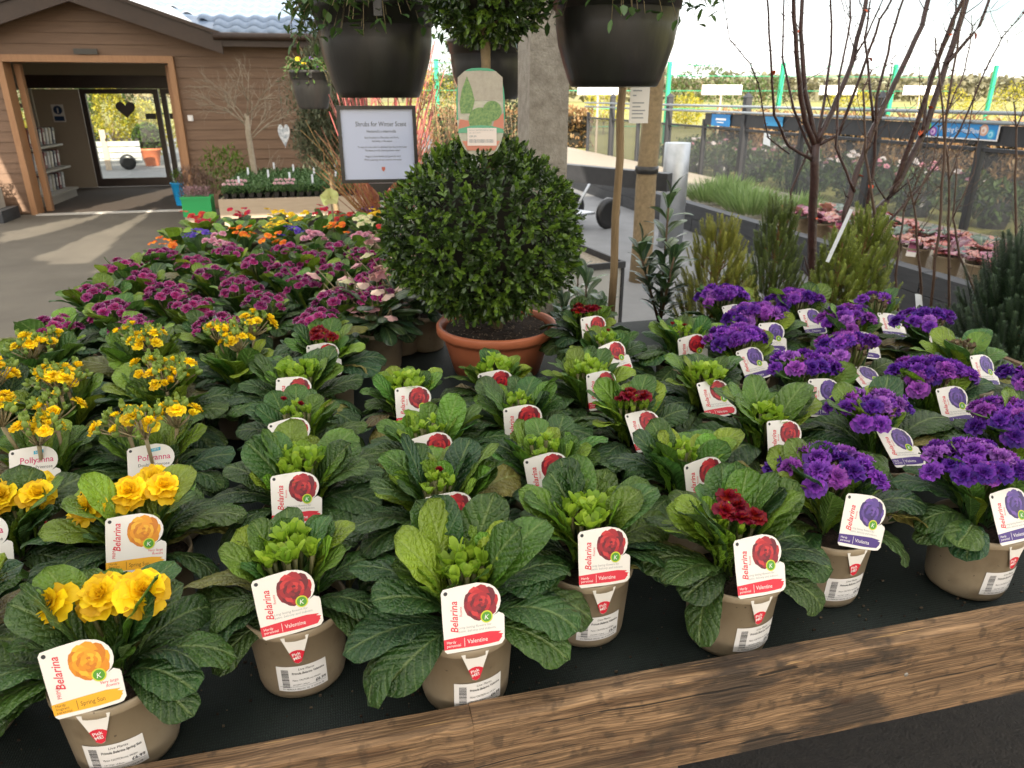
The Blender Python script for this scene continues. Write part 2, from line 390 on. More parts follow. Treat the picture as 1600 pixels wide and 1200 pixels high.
mb.obj('rafter', mat('steel_grey', (.3,.3,.3), None, rough=.5), can)

# concrete post
M['concrete'] = mat('weathered_concrete', (.17,.145,.115), (.44,.4,.34), 26, .9, bump=.5, bscale=130, detail=10, contrast=.3)
mb = MB(); mb.box(.80, .965, 3.05, 3.25, 0, 3.2)
post = tag(mb.obj('concrete_post', M['concrete']), 'speckled grey concrete post rising behind the box topiary', 'post')

# ---- display benches
def cloth_material():
    m, n, l, b = nodes('ground_cover_fabric'); tc = n.new('ShaderNodeTexCoord')
    def wv(rot, sc, dis):
        mp = n.new('ShaderNodeMapping'); mp.inputs['Rotation'].default_value = (0,0,rot); l.new(tc.outputs['Object'], mp.inputs['Vector'])
        w = n.new('ShaderNodeTexWave'); w.inputs['Scale'].default_value = sc; w.inputs['Distortion'].default_value = dis; w.inputs['Detail'].default_value = 2; w.inputs['Detail Scale'].default_value = 4; l.new(mp.outputs['Vector'], w.inputs['Vector']); return w.outputs['Fac']
    f = math_node(n, l, 'MULTIPLY', wv(R(90), 62, 3.5), wv(0, 95, 3))
    nz = n.new('ShaderNodeTexNoise'); nz.inputs['Scale'].default_value = 7; nz.inputs['Detail'].default_value = 6; l.new(tc.outputs['Object'], nz.inputs['Vector'])
    r = n.new('ShaderNodeValToRGB'); r.color_ramp.elements[0].color = (.005,.010,.010,1); r.color_ramp.elements[1].color = (.02,.036,.031,1)
    l.new(math_node(n, l, 'MULTIPLY', f, math_node(n, l, 'MULTIPLY_ADD', nz.outputs['Fac'], 1.6, .1)), r.inputs['Fac']); l.new(r.outputs['Color'], b.inputs['Base Color'])
    b.inputs['Roughness'].default_value = .7; bp = n.new('ShaderNodeBump'); bp.inputs['Strength'].default_value = .5; bp.inputs['Distance'].default_value = .001; l.new(f, bp.inputs['Height']); l.new(bp.outputs['Normal'], b.inputs['Normal'])
    return m
M['mesh_cloth'] = cloth_material()
def plank_material():
    m, n, l, b = nodes('weathered_plank')
    tc = n.new('ShaderNodeTexCoord'); mp = n.new('ShaderNodeMapping'); mp.inputs['Scale'].default_value = (1.6, 30, 30)
    l.new(tc.outputs['Object'], mp.inputs['Vector'])
    g = n.new('ShaderNodeTexNoise'); g.inputs['Scale'].default_value = 2.6; g.inputs['Detail'].default_value = 9; g.inputs['Roughness'].default_value = .62; g.inputs['Distortion'].default_value = .6
    l.new(mp.outputs['Vector'], g.inputs['Vector'])
    r = n.new('ShaderNodeValToRGB'); e = r.color_ramp.elements
    e[0].position = .3; e[0].color = (.1,.054,.026,1); e[1].position = .68; e[1].color = (.4,.255,.14,1)
    e2 = e.new(.5); e2.color = (.225,.138,.074,1); l.new(g.outputs['Fac'], r.inputs['Fac'])
    # dark damp stain patches
    s = n.new('ShaderNodeTexNoise'); s.inputs['Scale'].default_value = 3.2; s.inputs['Detail'].default_value = 7; s.inputs['Roughness'].default_value = .6
    mp2 = n.new('ShaderNodeMapping'); mp2.inputs['Scale'].default_value = (1, 2.5, 2.5); mp2.inputs['Location'].default_value = (.3,.2,.1); l.new(tc.outputs['Object'], mp2.inputs['Vector']); l.new(mp2.outputs['Vector'], s.inputs['Vector'])
    sm = n.new('ShaderNodeMapRange'); l.new(s.outputs['Fac'], sm.inputs[0]); sm.inputs[1].default_value = .5; sm.inputs[2].default_value = .57
    sx = n.new('ShaderNodeSeparateXYZ'); l.new(tc.outputs['Object'], sx.inputs[0])
    side = n.new('ShaderNodeMapRange'); l.new(sx.outputs[0], side.inputs[0]); side.inputs[1].default_value = .15; side.inputs[2].default_value = .5
    f = math_node(n, l, 'MULTIPLY', math_node(n, l, 'MULTIPLY', sm.outputs[0], side.outputs[0]), .82)
    mx = n.new('ShaderNodeMix'); mx.data_type = 'RGBA'; l.new(f, mx.inputs['Factor']); l.new(r.outputs['Color'], mx.inputs['A']); mx.inputs['B'].default_value = (.035,.027,.022,1)
    # fresh splinters
    w = n.new('ShaderNodeTexNoise'); w.inputs['Scale'].default_value = 3.1; w.inputs['Detail'].default_value = 5
    mp3 = n.new('ShaderNodeMapping'); mp3.inputs['Scale'].default_value = (1.4, 45, 45); l.new(tc.outputs['Object'], mp3.inputs['Vector']); l.new(mp3.outputs['Vector'], w.inputs['Vector'])
    wm = n.new('ShaderNodeMapRange'); l.new(w.outputs['Fac'], wm.inputs[0]); wm.inputs[1].default_value = .655; wm.inputs[2].default_value = .69
    edge = n.new('ShaderNodeMapRange'); l.new(sx.outputs[2], edge.inputs[0]); edge.inputs[1].default_value = -.07; edge.inputs[2].default_value = -.005
    mx2 = n.new('ShaderNodeMix'); mx2.data_type = 'RGBA'; l.new(math_node(n, l, 'MULTIPLY', wm.outputs[0], edge.outputs[0]), mx2.inputs['Factor']); l.new(mx.outputs['Result'], mx2.inputs['A']); mx2.inputs['B'].default_value = (.52,.33,.15,1)
    col = mx2.outputs['Result']
    def mixc(f, a, c):
        q = n.new('ShaderNodeMix'); q.data_type = 'RGBA'; l.new(f, q.inputs['Factor']); l.new(a, q.inputs['A']); q.inputs['B'].default_value = (*c, 1); return q.outputs['Result']
    def grain(sc, k, d, lo, hi):
        mq = n.new('ShaderNodeMapping'); mq.inputs['Scale'].default_value = (sc, sc*k, sc*k); l.new(wob.outputs[0], mq.inputs['Vector'])
        t = n.new('ShaderNodeTexNoise'); t.inputs['Scale'].default_value = 1; t.inputs['Detail'].default_value = d; l.new(mq.outputs['Vector'], t.inputs['Vector'])
        q = n.new('ShaderNodeMapRange'); l.new(t.outputs['Fac'], q.inputs[0]); q.inputs[1].default_value = lo; q.inputs[2].default_value = hi; return q.outputs[0]
    wn_ = n.new('ShaderNodeTexNoise'); wn_.inputs['Scale'].default_value = 5; l.new(tc.outputs['Object'], wn_.inputs['Vector'])
    sc_ = n.new('ShaderNodeVectorMath'); sc_.operation = 'SCALE'; sc_.inputs['Scale'].default_value = .02; l.new(wn_.outputs['Color'], sc_.inputs[0])
    wob = n.new('ShaderNodeVectorMath'); wob.operation = 'ADD'; l.new(tc.outputs['Object'], wob.inputs[0]); l.new(sc_.outputs[0], wob.inputs[1])
    fine = grain(6, 70, 3, .38, .62); crack = grain(2.2, 60, 2, .34, .30)
    dirt = grain(40, 1, 6, .56, .66)
    dk = n.new('ShaderNodeMix'); dk.data_type = 'RGBA'; dk.blend_type = 'MULTIPLY'; dk.inputs['Factor'].default_value = .8; l.new(col, dk.inputs['A'])
    fr = n.new('ShaderNodeValToRGB'); fr.color_ramp.elements[0].color = (.42,.4,.38,1); fr.color_ramp.elements[1].color = (1.25,1.2,1.15,1); l.new(fine, fr.inputs['Fac']); l.new(fr.outputs['Color'], dk.inputs['B']); col = dk.outputs['Result']
    col = mixc(math_node(n, l, 'MULTIPLY', crack, .9), col, (.012,.008,.006)); col = mixc(math_node(n, l, 'MULTIPLY', dirt, .55), col, (.03,.02,.013))
    for kx, kz, kr in ((.065,-.065,.02), (.70,-.1,.013), (1.12,-.07,.016), (.36,-.12,.012), (-.3,-.06,.016)):   # knots
        dx = math_node(n, l, 'MULTIPLY', math_node(n, l, 'SUBTRACT', sx.outputs[0], kx), .62); dz = math_node(n, l, 'SUBTRACT', sx.outputs[2], kz)
        d = math_node(n, l, 'SQRT', math_node(n, l, 'ADD', math_node(n, l, 'MULTIPLY', dx, dx), math_node(n, l, 'MULTIPLY', dz, dz))); d = math_node(n, l, 'MULTIPLY_ADD', wn_.outputs['Fac'], .006, d)
        q = n.new('ShaderNodeMapRange'); q.interpolation_type = 'SMOOTHSTEP'; l.new(d, q.inputs[0]); q.inputs[1].default_value = kr*1.15; q.inputs[2].default_value = kr*.55
        ring = math_node(n, l, 'MULTIPLY_ADD', math_node(n, l, 'SINE', math_node(n, l, 'MULTIPLY', d, 1500)), .25, .7); col = mixc(math_node(n, l, 'MULTIPLY', q.outputs[0], ring), col, (.05,.022,.011))
    l.new(col, b.inputs['Base Color']); b.inputs['Roughness'].default_value = .75
    bp = n.new('ShaderNodeBump'); bp.inputs['Strength'].default_value = .8; bp.inputs['Distance'].default_value = .003
    l.new(math_node(n, l, 'SUBTRACT', math_node(n, l, 'ADD', math_node(n, l, 'MULTIPLY', g.outputs['Fac'], .6), math_node(n, l, 'MULTIPLY', fine, .4)), crack), bp.inputs['Height']); l.new(bp.outputs['Normal'], b.inputs['Normal'])
    return m
M['plank'] = plank_material()
M['steel'] = mat('galvanised_steel', (.42,.45,.47), (.55,.57,.6), 12, .42, metal=.75)
M['bench_wood'] = mat('bench_timber', (.12,.08,.05), (.22,.15,.09), 3, .8, stretch=(1,10,10), bump=.3)
def plank(parent, x0, x1, y0, y1, z0, z1, seed):
    """long board, edges worn: the section wanders along its length"""
    mb = MB(); n = max(8, int((x1-x0)/.025)); vs = []; fs = []
    sec = lambda j: [(y0,z0+.003),(y0,z1-.006),(y0+.006,z1),(y1-.006,z1),(y1,z1-.006),(y1,z0+.003)][j]
    for i in range(n+1):
        x = x0+(x1-x0)*i/n
        ny = noise.noise(Vector((x*9, seed, 0)))*.0018; nz = noise.noise(Vector((x*14, seed, 5)))*.0026; ch = max(0, noise.noise(Vector((x*23, seed, 9)))-.25)*.014
        for j in range(6):
            y, z = sec(j); top = j in (1, 2, 3)
            vs.append((x, y+(ny if j < 3 else 0)+(ch if j in (1, 2) else 0), z-TZ-.035+(nz if top else 0)-(ch*.8 if j == 1 else 0)))
    for i in range(n):
        for j in range(6):
            k = (j+1) % 6; fs.append((i*6+j, (i+1)*6+j, (i+1)*6+k, i*6+k))
    fs += [tuple(range(5, -1, -1))[::-1], tuple(n*6+j for j in range(6))[::-1]]
    mb.add(vs, fs); return mb.obj('plank', M['plank'], parent, (0,0,TZ+.035))
bench = thing('display_bench', 'long timber display bench with worn front plank and dark fabric top', 'bench', (0,0,0))
plank(bench, -.9, .118, .716, .756, .695, .853, 1.0)
plank(bench, .1185, 2.05, .718, .756, .69, .856, 4.0)
mb = MB(); n = 60; vs = []; fs = []
mb.box(-.88, 2.03, .757, 2.5, TZ-.03, TZ-.004, 0); mb.obj('deck_board', M['bench_wood'], bench)
for i in range(n+1):
    for j in range(31):
        x = -.88+2.91*i/n; y = .757+1.74*j/30
        vs.append((x, y, TZ+.002*noise.noise(Vector((x*6, y*9, 0)))-.001))
for i in range(n):
    for j in range(30): a = i*31+j; fs.append((a, a+31, a+32, a+1))
mb = MB(); mb.add(vs, fs, 0, None, True); mb.obj('fabric_cover', M['mesh_cloth'], bench)
for x in (-.8, .55, 1.92):
    for y in (1.05, 2.4):
        mb = MB(); mb.box(x-.045, x+.045, y-.045, y+.045, 0, TZ-.031); mb.obj('leg', M['bench_wood'], bench)
mb = MB(); mb.box(-.9, -.882, .757, 2.5, .7, .845); mb.obj('side_board', M['bench_wood'], bench)
mb = MB(); mb.box(2.032, 2.05, .757, 2.5, .7, .845); mb.obj('side_board', M['bench_wood'], bench)
for x, z in ((.80,.785),):
    mb = MB(); mb.lathe([(.0005,0),(.0032,.0),(.0038,-.0012)], 12, 0, Matrix.Translation((x,.7165,z))@Matrix.Rotation(R(90),4,'X'), cap=False); mb.obj('screw_head', mat('dull_screw', (.3,.28,.25), None, rough=.5, metal=.6), bench)
bench2 = thing('display_bench', 'rear timber bench carrying the pink and mixed primroses', 'bench', (0,0,0))
mb = MB(); mb.box(-.88, .62, 2.51, 4.35, TZ-.03, TZ-.004); mb.obj('deck_board', M['bench_wood'], bench2)
mb = MB(); mb.box(-.88, .62, 2.51, 4.35, TZ-.003, TZ); mb.obj('fabric_cover', M['mesh_cloth'], bench2)
mb = MB(); mb.box(-.9, -.882, 2.51, 4.35, .7, .845); mb.obj('side_board', M['bench_wood'], bench2)
for x in (-.8, .5):
    for y in (2.7, 4.25):
        mb = MB(); mb.box(x-.045, x+.045, y-.045, y+.045, 0, TZ-.031); mb.obj('leg', M['bench_wood'], bench2)

# ---- the shop building
M['clad'] = mat('timber_cladding', (.135,.075,.043), (.205,.12,.07), 3, .55, stretch=(.6,6,14), bump=.2, bscale=20)
M['dark_trim'] = mat('dark_brown_trim', (.035,.02,.014), (.055,.032,.022), 6, .45)
M['jamb'] = mat('oak_jamb', (.3,.15,.07), (.4,.21,.1), 5, .5, stretch=(8,8,.8))
M['panel'] = mat('beige_panel', (.42,.34,.25), (.47,.39,.29), 2, .5)
M['ceil'] = mat('ceiling_boards', (.5,.45,.36), None, rough=.6)
M['white_frame'] = mat('pale_window_frame', (.45,.42,.36), None, rough=.4)
M['slate'] = mat('blue_grey_tile', (.12,.17,.25), (.2,.26,.35), 7, .38, bump=.2, bscale=50)
def glass_mat(name, tint=(.95,.97,.96), fac=.12):
    m, n, l, b = nodes(name); out = n['Material Output']
    t = n.new('ShaderNodeBsdfTransparent'); t.inputs[0].default_value = (*tint, 1); g = n.new('ShaderNodeBsdfGlossy'); g.inputs['Roughness'].default_value = .02
    x = n.new('ShaderNodeMixShader'); x.inputs[0].default_value = fac; l.new(t.outputs[0], x.inputs[1]); l.new(g.outputs[0], x.inputs[2]); l.new(x.outputs[0], out.inputs['Surface']); return m
M['glass'] = glass_mat('door_glass', fac=.06)
shop = thing('shop_building', 'timber clad shop with gabled entrance and tiled roof', 'building', (-3.2,12.2,0))
SX, SY = 3.2, -12.2
def sbox(name, x0, x1, y0, y1, z0, z1, m, parent=None):
    mb = MB(); mb.box(x0, x1, y0, y1, z0, z1); o = mb.obj(name, m, parent or shop, (SX, SY, 0) if parent is None else (0,0,0)); return o
DL, DR, LZ = -4.25, -2.15, 2.06
gp, gs = 2.90, .335                             # gable peak height and slope
gable = lambda x: gp-gs*abs(x+3.2)
wall = sbox('wall', -7.0, DL-.08, 12.22, 12.36, 0, 2.36, M['clad'])
sbox('wall', DR+.08, .62, 12.22, 12.36, 0, 2.36, M['clad']); sbox('wall', DL-.08, DR+.08, 12.22, 12.36, LZ+.1, 2.36, M['clad'])
sbox('wall', .50, .62, 12.36, 15.6, 0, 2.36, M['clad'])
bh = .142; k = 0
while True:                                         # weatherboards, one by one
    z0 = .02+k*bh; z1 = z0+bh-.006; k += 1
    if z0 > 2.85: break
    spans = []
    if z1 < LZ+.1: spans = [(-7.0, DL-.085), (DR+.085, .62)]
    elif z0 < 2.36: spans = [(-7.0, .62)]
    else: spans = None
    if spans:
        for x0, x1 in spans:
            mb = MB(); mb.add([(x0,12.20,z0),(x1,12.20,z0),(x1,12.212,z1),(x0,12.212,z1),(x0,12.219,z0),(x1,12.219,z0),(x1,12.219,z1),(x0,12.219,z1)],
                [(0,1,2,3),(5,4,7,6),(4,5,1,0),(3,2,6,7),(4,0,3,7),(1,5,6,2)]); mb.obj('board', M['clad'], shop, (SX,SY,0))
    else:
        a0 = (gp-z0)/gs; a1 = max(.02, (gp-z1)/gs)
        mb = MB(); mb.add([(-3.2-a0,12.20,z0),(-3.2+a0,12.20,z0),(-3.2+a1,12.212,z1),(-3.2-a1,12.212,z1),(-3.2-a0,12.219,z0),(-3.2+a0,12.219,z0),(-3.2+a1,12.219,z1),(-3.2-a1,12.219,z1)],
            [(0,1,2,3),(5,4,7,6),(4,5,1,0),(3,2,6,7),(4,0,3,7),(1,5,6,2)]); mb.obj('board', M['clad'], shop, (SX,SY,0))
mb = MB(); mb.add([(-4.9,12.22,2.361),(-1.5,12.22,2.361),(-3.2,12.22,2.9),(-4.9,12.36,2.361),(-1.5,12.36,2.361),(-3.2,12.36,2.9)], [(0,1,2),(5,4,3),(0,3,4,1),(1,4,5,2),(2,5,3,0)]); mb.obj('gable_wall', M['clad'], shop, (SX,SY,0))
for s in (-1, 1):                                   # barge boards and porch roof
    mb = MB(); xe = -3.2+s*1.85; ze = gable(xe)
    P0, P1 = (-3.2, gp+.02), (xe, ze+.02)
    def slab(mb, y0, y1, t0, t1):
        vs = [(P0[0],y0,P0[1]+t0),(P1[0],y0,P1[1]+t0),(P1[0],y0,P1[1]+t1),(P0[0],y0,P0[1]+t1),(P0[0],y1,P0[1]+t0),(P1[0],y1,P1[1]+t0),(P1[0],y1,P1[1]+t1),(P0[0],y1,P0[1]+t1)]
        mb.add(vs, [(0,1,2,3),(7,6,5,4),(4,5,1,0),(1,5,6,2),(2,6,7,3),(3,7,4,0)])
    slab(mb, 11.86, 11.9, -.13, .1); mb.obj('barge_board', M['dark_trim'], shop, (SX,SY,0))
    mb = MB(); slab(mb, 11.82, 14.6, .102, .15); mb.obj('porch_roof', M['dark_trim'], shop, (SX,SY,0))
    mb = MB(); slab(mb, 11.905, 12.195, .02, .06); mb.obj('soffit', M['dark_trim'], shop, (SX,SY,0))
sbox('fascia', -1.5, .75, 11.88, 11.93, 2.27, 2.40, M['dark_trim']); sbox('soffit', -1.5, .75, 11.932, 12.195, 2.30, 2.33, M['dark_trim'])
mb = MB(); mb.tube([(-1.45,11.83,2.40),(.8,11.83,2.40)], .05, 10); mb.obj('gutter', M['dark_trim'], shop, (SX,SY,0))
roof = MB(); roof.add([(-1.5,11.86,2.42),(.75,11.86,2.42),(.75,14.4,3.25),(-2.7,14.4,3.25)], [(0,1,2,3)]); roof = roof.obj('roof', M['slate'], shop, (SX,SY,0))
tm = MB(); vs = []; fs = []                          # one pantile, shared
for j, (yy, zz) in enumerate(((0,.03),(.0,.05),(.37,.125+.028))):
    for i in range(9):
        x = i/8*.245; vs.append((x, yy, zz+.022*math.sin(i/8*2*math.pi)))
for j in range(2):
    for i in range(8): a = j*9+i; fs.append((a, a+1, a+10, a+9))
tm.add(vs, fs, 0, None, True); tile = tm.mesh('roof_tile', M['slate'])
for r in range(7):
    for c in range(14):
        if c < 5 and 2.40+r*.111 < gable(-2.71+c*.247)+.17: continue
        inst('roof_tile', tile, roof, (-2.71+c*.247, 11.84+r*.34, 2.40+r*.111))
# doorway, lobby and sliding doors
for x0, x1 in ((DL-.08, DL), (DR, DR+.08)): sbox('door_jamb', x0, x1, 12.13, 12.42, 0, LZ+.09, M['jamb'])
sbox('door_jamb', DL+.02, DL+.10, 12.45, 12.55, .012, LZ-.02, M['jamb']); sbox('door_jamb', DR-.10, DR-.02, 12.45, 12.55, .012, LZ-.02, M['jamb'])
sbox('lintel', DL, DR, 12.13, 12.42, LZ, LZ+.09, M['jamb'])
sbox('door_sensor', -3.33, -3.03, 12.10, 12.128, LZ+.10, LZ+.17, M['black_pot'])
sbox('ceiling', -6.4, -1.9, 12.37, 15.7, 2.2, 2.24, M['ceil'])
sbox('lobby_wall', -6.5, -6.42, 12.37, 15.7, .75, 2.19, M['panel']); sbox('lobby_wall', -6.5, -6.42, 12.37, 15.7, .01, .75, M['panel'])
sbox('lobby_wall', -1.98, -1.9, 12.37, 15.7, .01, 2.19, M['panel'])
sbox('back_panel', -5.12, -4.36, 15.66, 15.72, .01, 1.74, M['panel'])
sbox('header_beam', -5.3, -1.99, 15.6, 15.76, 1.75, 1.97, M['dark_trim']); sbox('upper_wall', -6.41, -1.99, 15.62, 15.74, 1.972, 2.199, M['ceil'])
for x0, x1 in ((-4.34, -3.02), (-2.98, -2.05)):      # two glazed leaves
    mb = MB(); z1 = 1.745
    mb.box(x0, x0+.09, 15.62, 15.7, .02, z1); mb.box(x1-.09, x1, 15.62, 15.7, .02, z1); mb.box(x0+.09, x1-.09, 15.62, 15.7, .02, .17); mb.box(x0+.09, x1-.09, 15.62, 15.7, 1.66, z1)
    d = mb.obj('sliding_door', M['dark_trim'], shop, (SX,SY,0))
    mb = MB(); mb.box(x0+.091, x1-.091, 15.655, 15.665, .171, 1.659); mb.obj('pane', M['glass'], d)
    mb = MB()
    if x0 < -4:
        pts = []
        for k in range(28):
            t = 2*math.pi*k/28; pts.append((-3.62+.0105*16*math.sin(t)**3, 1.40+.0105*(13*math.cos(t)-5*math.cos(2*t)-2*math.cos(3*t)-math.cos(4*t))))
        mb.add([(x, 15.648, z) for x, z in pts], [tuple(range(28))]); mb.obj('heart_sticker', mat('grey_vinyl', (.12,.1,.1), None), d)
        mb = MB()
        for k in range(8): mb.add([(-4.18+k*.13+.03*math.cos(a*.628), 15.648, .86+.03*math.sin(a*.628)) for a in range(10)], [tuple(range(10))])
        mb.obj('safety_dots', M['white_ink'], d)
        mb = MB(); mb.box(-3.3, -3.12, 15.64, 15.65, 1.22, 1.32); mb.obj('door_notice', mat('dark_vinyl', (.08,.08,.08), None), d)
    else:
        mb = MB(); mb.box(-2.88, -2.6, 15.64, 15.65, 1.22, 1.32); mb.obj('door_notice', mat('dark_vinyl', (.08,.08,.08), None), d)
mb = MB(); mb.box(-6.42, -5.13, 15.64, 15.7, .01, .75); mb.box(-6.42, -6.3, 15.64, 15.7, .75, 1.97); mb.box(-5.25, -5.13, 15.64, 15.7, .75, 1.97); mb.box(-6.3, -5.25, 15.64, 15.7, 1.42, 1.5); mb.box(-6.3, -5.25, 15.64, 15.7, 1.72, 1.971)
wf = mb.obj('window_frame', M['white_frame'], shop, (SX,SY,0))
for z0, z1 in ((.75,1.42), (1.5,1.72)):
    mb = MB(); mb.box(-6.3, -5.25, 15.66, 15.67, z0, z1); mb.obj('pane', M['glass'], wf)
mb = MB(); mb.box(-4.86, -4.66, 15.65, 15.658, 1.18, 1.48); sg = mb.obj('wall_notice', M['white_ink'], shop, (SX,SY,0))
mb = MB(); mb.add([(-4.76+.075*math.cos(k*.524), 15.646, 1.385+.075*math.sin(k*.524)) for k in range(12)], [tuple(range(12))]); mb.box(-4.84, -4.68, 15.642, 15.647, 1.2, 1.28); mb.obj('notice_print', mat('dark_blue_ink', (.02,.05,.13), None), sg)
mb = MB(); mb.box(-4.77, -4.75, 15.638, 15.641, 1.33, 1.42); mb.obj('notice_symbol', M['white_ink'], sg)
mb = MB(); mb.box(-2.0, -1.93, 12.17, 12.2, 1.28, 1.36); mb.obj('door_switch', M['white_ink'], shop, (SX,SY,0))

# ---- fence, raised bed and what stands along the right
M['fence_black'] = mat('black_fence_timber', (.018,.019,.022), (.035,.036,.042), 6, .55, stretch=(6,6,1), bump=.2)
M['pipe'] = mat('grey_pipe', (.3,.34,.37), None, rough=.45, metal=.3)
m_net, n_, l_, b_ = nodes('windbreak_net')
b_.inputs['Base Color'].default_value = (.11,.115,.12,1); b_.inputs['Roughness'].default_value = .8
tr_ = n_.new('ShaderNodeBsdfTransparent'); mx_ = n_.new('ShaderNodeMixShader'); mx_.inputs[0].default_value = .46
l_.new(tr_.outputs[0], mx_.inputs[1]); l_.new(b_.outputs[0], mx_.inputs[2]); l_.new(mx_.outputs[0], n_['Material Output'].inputs['Surface'])
M['net'] = m_net
fence = thing('netted_fence', 'black fence with see-through netting and grey pipe rails along the gravel bed', 'fence', (6.9,11,0))
FX, FY = -6.9, -11
def fbox(name, x0, x1, y0, y1, z0, z1, m): mb = MB(); mb.box(x0, x1, y0, y1, z0, z1); return mb.obj(name, m, fence, (FX, FY, 0))
ys = [4.0, 5.4, 6.9, 8.6, 10.2, 11.85, 13.3, 14.9, 16.5, 18.2, 20.0]
for i, y in enumerate(ys):
    big = i % 2 == 1; h = 1.6 if big else 1.22; r = .055 if big else .035
    mb = MB(); mb.box(6.9-r, 6.9+r, y-r, y+r, 0, h)
    if big: mb.add([(6.9-r-.015,y-r-.015,h),(6.9+r+.015,y-r-.015,h),(6.9+r+.015,y+r+.015,h),(6.9-r-.015,y+r+.015,h),(6.9,y,h+.09)], [(3,2,1,0),(0,1,4),(1,2,4),(2,3,4),(3,0,4)])
    mb.obj('fence_post', M['fence_black'], fence, (FX, FY, 0))
for a, b in zip(ys, ys[1:]):
    fbox('net_panel', 6.898, 6.902, a+.06, b-.06, .12, 1.06, M['net']); fbox('rail', 6.87, 6.93, a+.06, b-.06, 1.062, 1.10, M['fence_black']); fbox('rail', 6.87, 6.93, a+.06, b-.06, .08, .118, M['fence_black'])
    if b <= 13.4: fbox('top_board', 6.865, 6.895, a+.06, b-.06, 1.13, 1.33, M['fence_black'])
for z in (1.36, 1.455):
    mb = MB(); mb.tube([(6.83,3.8,z),(6.83,20.1,z)], .022, 8); mb.obj('pipe_rail', M['pipe'], fence, (FX, FY, 0))
# banner on the fence
ban = thing('blue_banner', 'blue banner with round emblems and white lettering on the black fence', 'sign', (6.84,7.2,1.27))
def on_fence(x, y, z): return (-z, -x, y)          # flat drawing -> the plane facing the benches
mb = MB(); mb.box(-.004, .004, -.54, .54, -.095, .095); mb.obj('board', M['white_ink'], ban)
mb = MB(); mb.box(-.0065, -.0045, -.525, .525, -.08, .08); mb.obj('blue_panel', mat('banner_blue', (.02,.22,.56), (.03,.27,.62), 3, .4), ban)
mb = MB(); write(mb, 'Planting for the Planet', .03, -.025, .075, 0, .1, 0, .0075, fit=.58, align='c', warp=on_fence); mb.obj('lettering', M['white_ink'], ban)
for x, y, r, c, c2 in ((-.45,.03,.045,(.12,.45,.05),(.5,.7,.2)), (-.36,-.03,.055,(.2,.06,.35),(.6,.4,.6)), (.35,.01,.06,(.6,.35,.25),(.75,.65,.6)), (.45,-.03,.05,(.05,.4,.65),(.3,.65,.8))):
    mb = MB(); disc(mb, x, y, r, .008, 0, 20, on_fence); disc(mb, x, y, r*.62, .009, 1, 16, on_fence); disc(mb, x-.005, y-.004, r*.3, .010, 0, 10, on_fence)
    mb.obj('emblem', [mat('emblem_colour', c, None), mat('emblem_light', c2, None)], ban)
ban2 = thing('blue_banner', 'small blue notice on the far stretch of black fence', 'sign', (6.84,12.6,1.22))
mb = MB(); mb.box(-.004, .004, -.33, .33, -.1, .1); mb.obj('board', mat('banner_blue', (.02,.2,.5), None), ban2)
mb = MB(); mb.box(-.006, -.0045, -.2, .17, .0, .03); mb.box(-.006, -.0045, -.12, .12, -.045, -.03); mb.obj('pale_print', M['white_ink'], ban2)
ban3 = thing('blue_banner', 'small blue notice at the near end of the fence top', 'sign', (6.84,10.9,1.25))
mb = MB(); mb.box(-.004, .004, -.25, .25, -.07, .07); mb.obj('board', mat('banner_blue', (.03,.25,.5), None), ban3)
# raised bed wall of sleepers
bed = thing('raised_bed', 'low black sleeper wall edging the gravel bed', 'planter', (4.5,8,0))
M['sleeper'] = mat('black_sleeper', (.022,.024,.028), (.05,.052,.058), 4, .6, stretch=(4,.8,6), bump=.3)
y = 1.4
while y < 20:
    for z in (0, .172):
        mb = MB(); y0 = y+(.9 if z else 0); mb.box(4.40, 4.54, y0, y0+2.385, z+.005, z+.172); mb.obj('sleeper', M['sleeper'], bed, (-4.5,-8,0))
    y += 2.4

# ================================================================== PRIMROSES
def leaf_mesh(name, L, W, e0, e1, seed, m, nx=10, ny=22, petiole=.22, wave=.06, cup=.25, quilt=.012):
    """leaf along +x: midrib bends from elevation e0 to e1; blade widens from a narrow petiole to a round tip"""
    rnd = random.Random(seed); ph = rnd.random()*9; tw = rnd.uniform(-.35, .35); side = rnd.uniform(-.12, .12)*L
    pts = []; x = z = 0.0; N = ny
    for j in range(N+1):
        t = j/N; pts.append((x, z)); e = R(e0+(e1-e0)*t**1.25); x += L/N*math.cos(e); z += L/N*math.sin(e)
    vs = []; uv = []; fs = []
    for j in range(N+1):
        t = j/N; px, pz = pts[j]; e = R(e0+(e1-e0)*t**1.25)
        if t < petiole: hw = .09+.16*(t/petiole)**2
        else:
            s = (t-petiole)/(1-petiole); q = .72
            hw = .25+.75*math.sin(min(1, s/q)*math.pi/2)**1.1 if s < q else math.sqrt(max(0, 1-((s-q)/(1-q))**2.3))
        hw *= W/2
        for i in range(nx+1):
            a = i/nx*2-1; yy = a*hw
            rim = abs(a)**2
            dz = -cup*hw*rim - .14*hw*abs(a)**7 + (wave*W*.5*rim*math.sin(t*17+ph+(2 if a > 0 else 0))) + (wave*.5*W*rim*math.sin(t*31+2*ph))
            dz += quilt*W*4*(math.sin((t*8-abs(a)*1.6)*2*math.pi)*.5)*(1-rim)*min(1, abs(a)*3) if t > petiole*.8 else 0
            dz += .02*W*(1-abs(a))*-1 + a*hw*tw*t
            dz *= min(1, t/petiole+.1)
            vs.append((px-math.sin(e)*dz, yy+side*t*t, pz+math.cos(e)*dz)); uv.append((i/nx, t))
    for j in range(N):
        for i in range(nx): a = j*(nx+1)+i; fs.append((a, a+nx+1, a+nx+2, a+1))
    mb = MB(); mb.add(vs, fs, 0, uv, True); return mb.mesh(name, m)
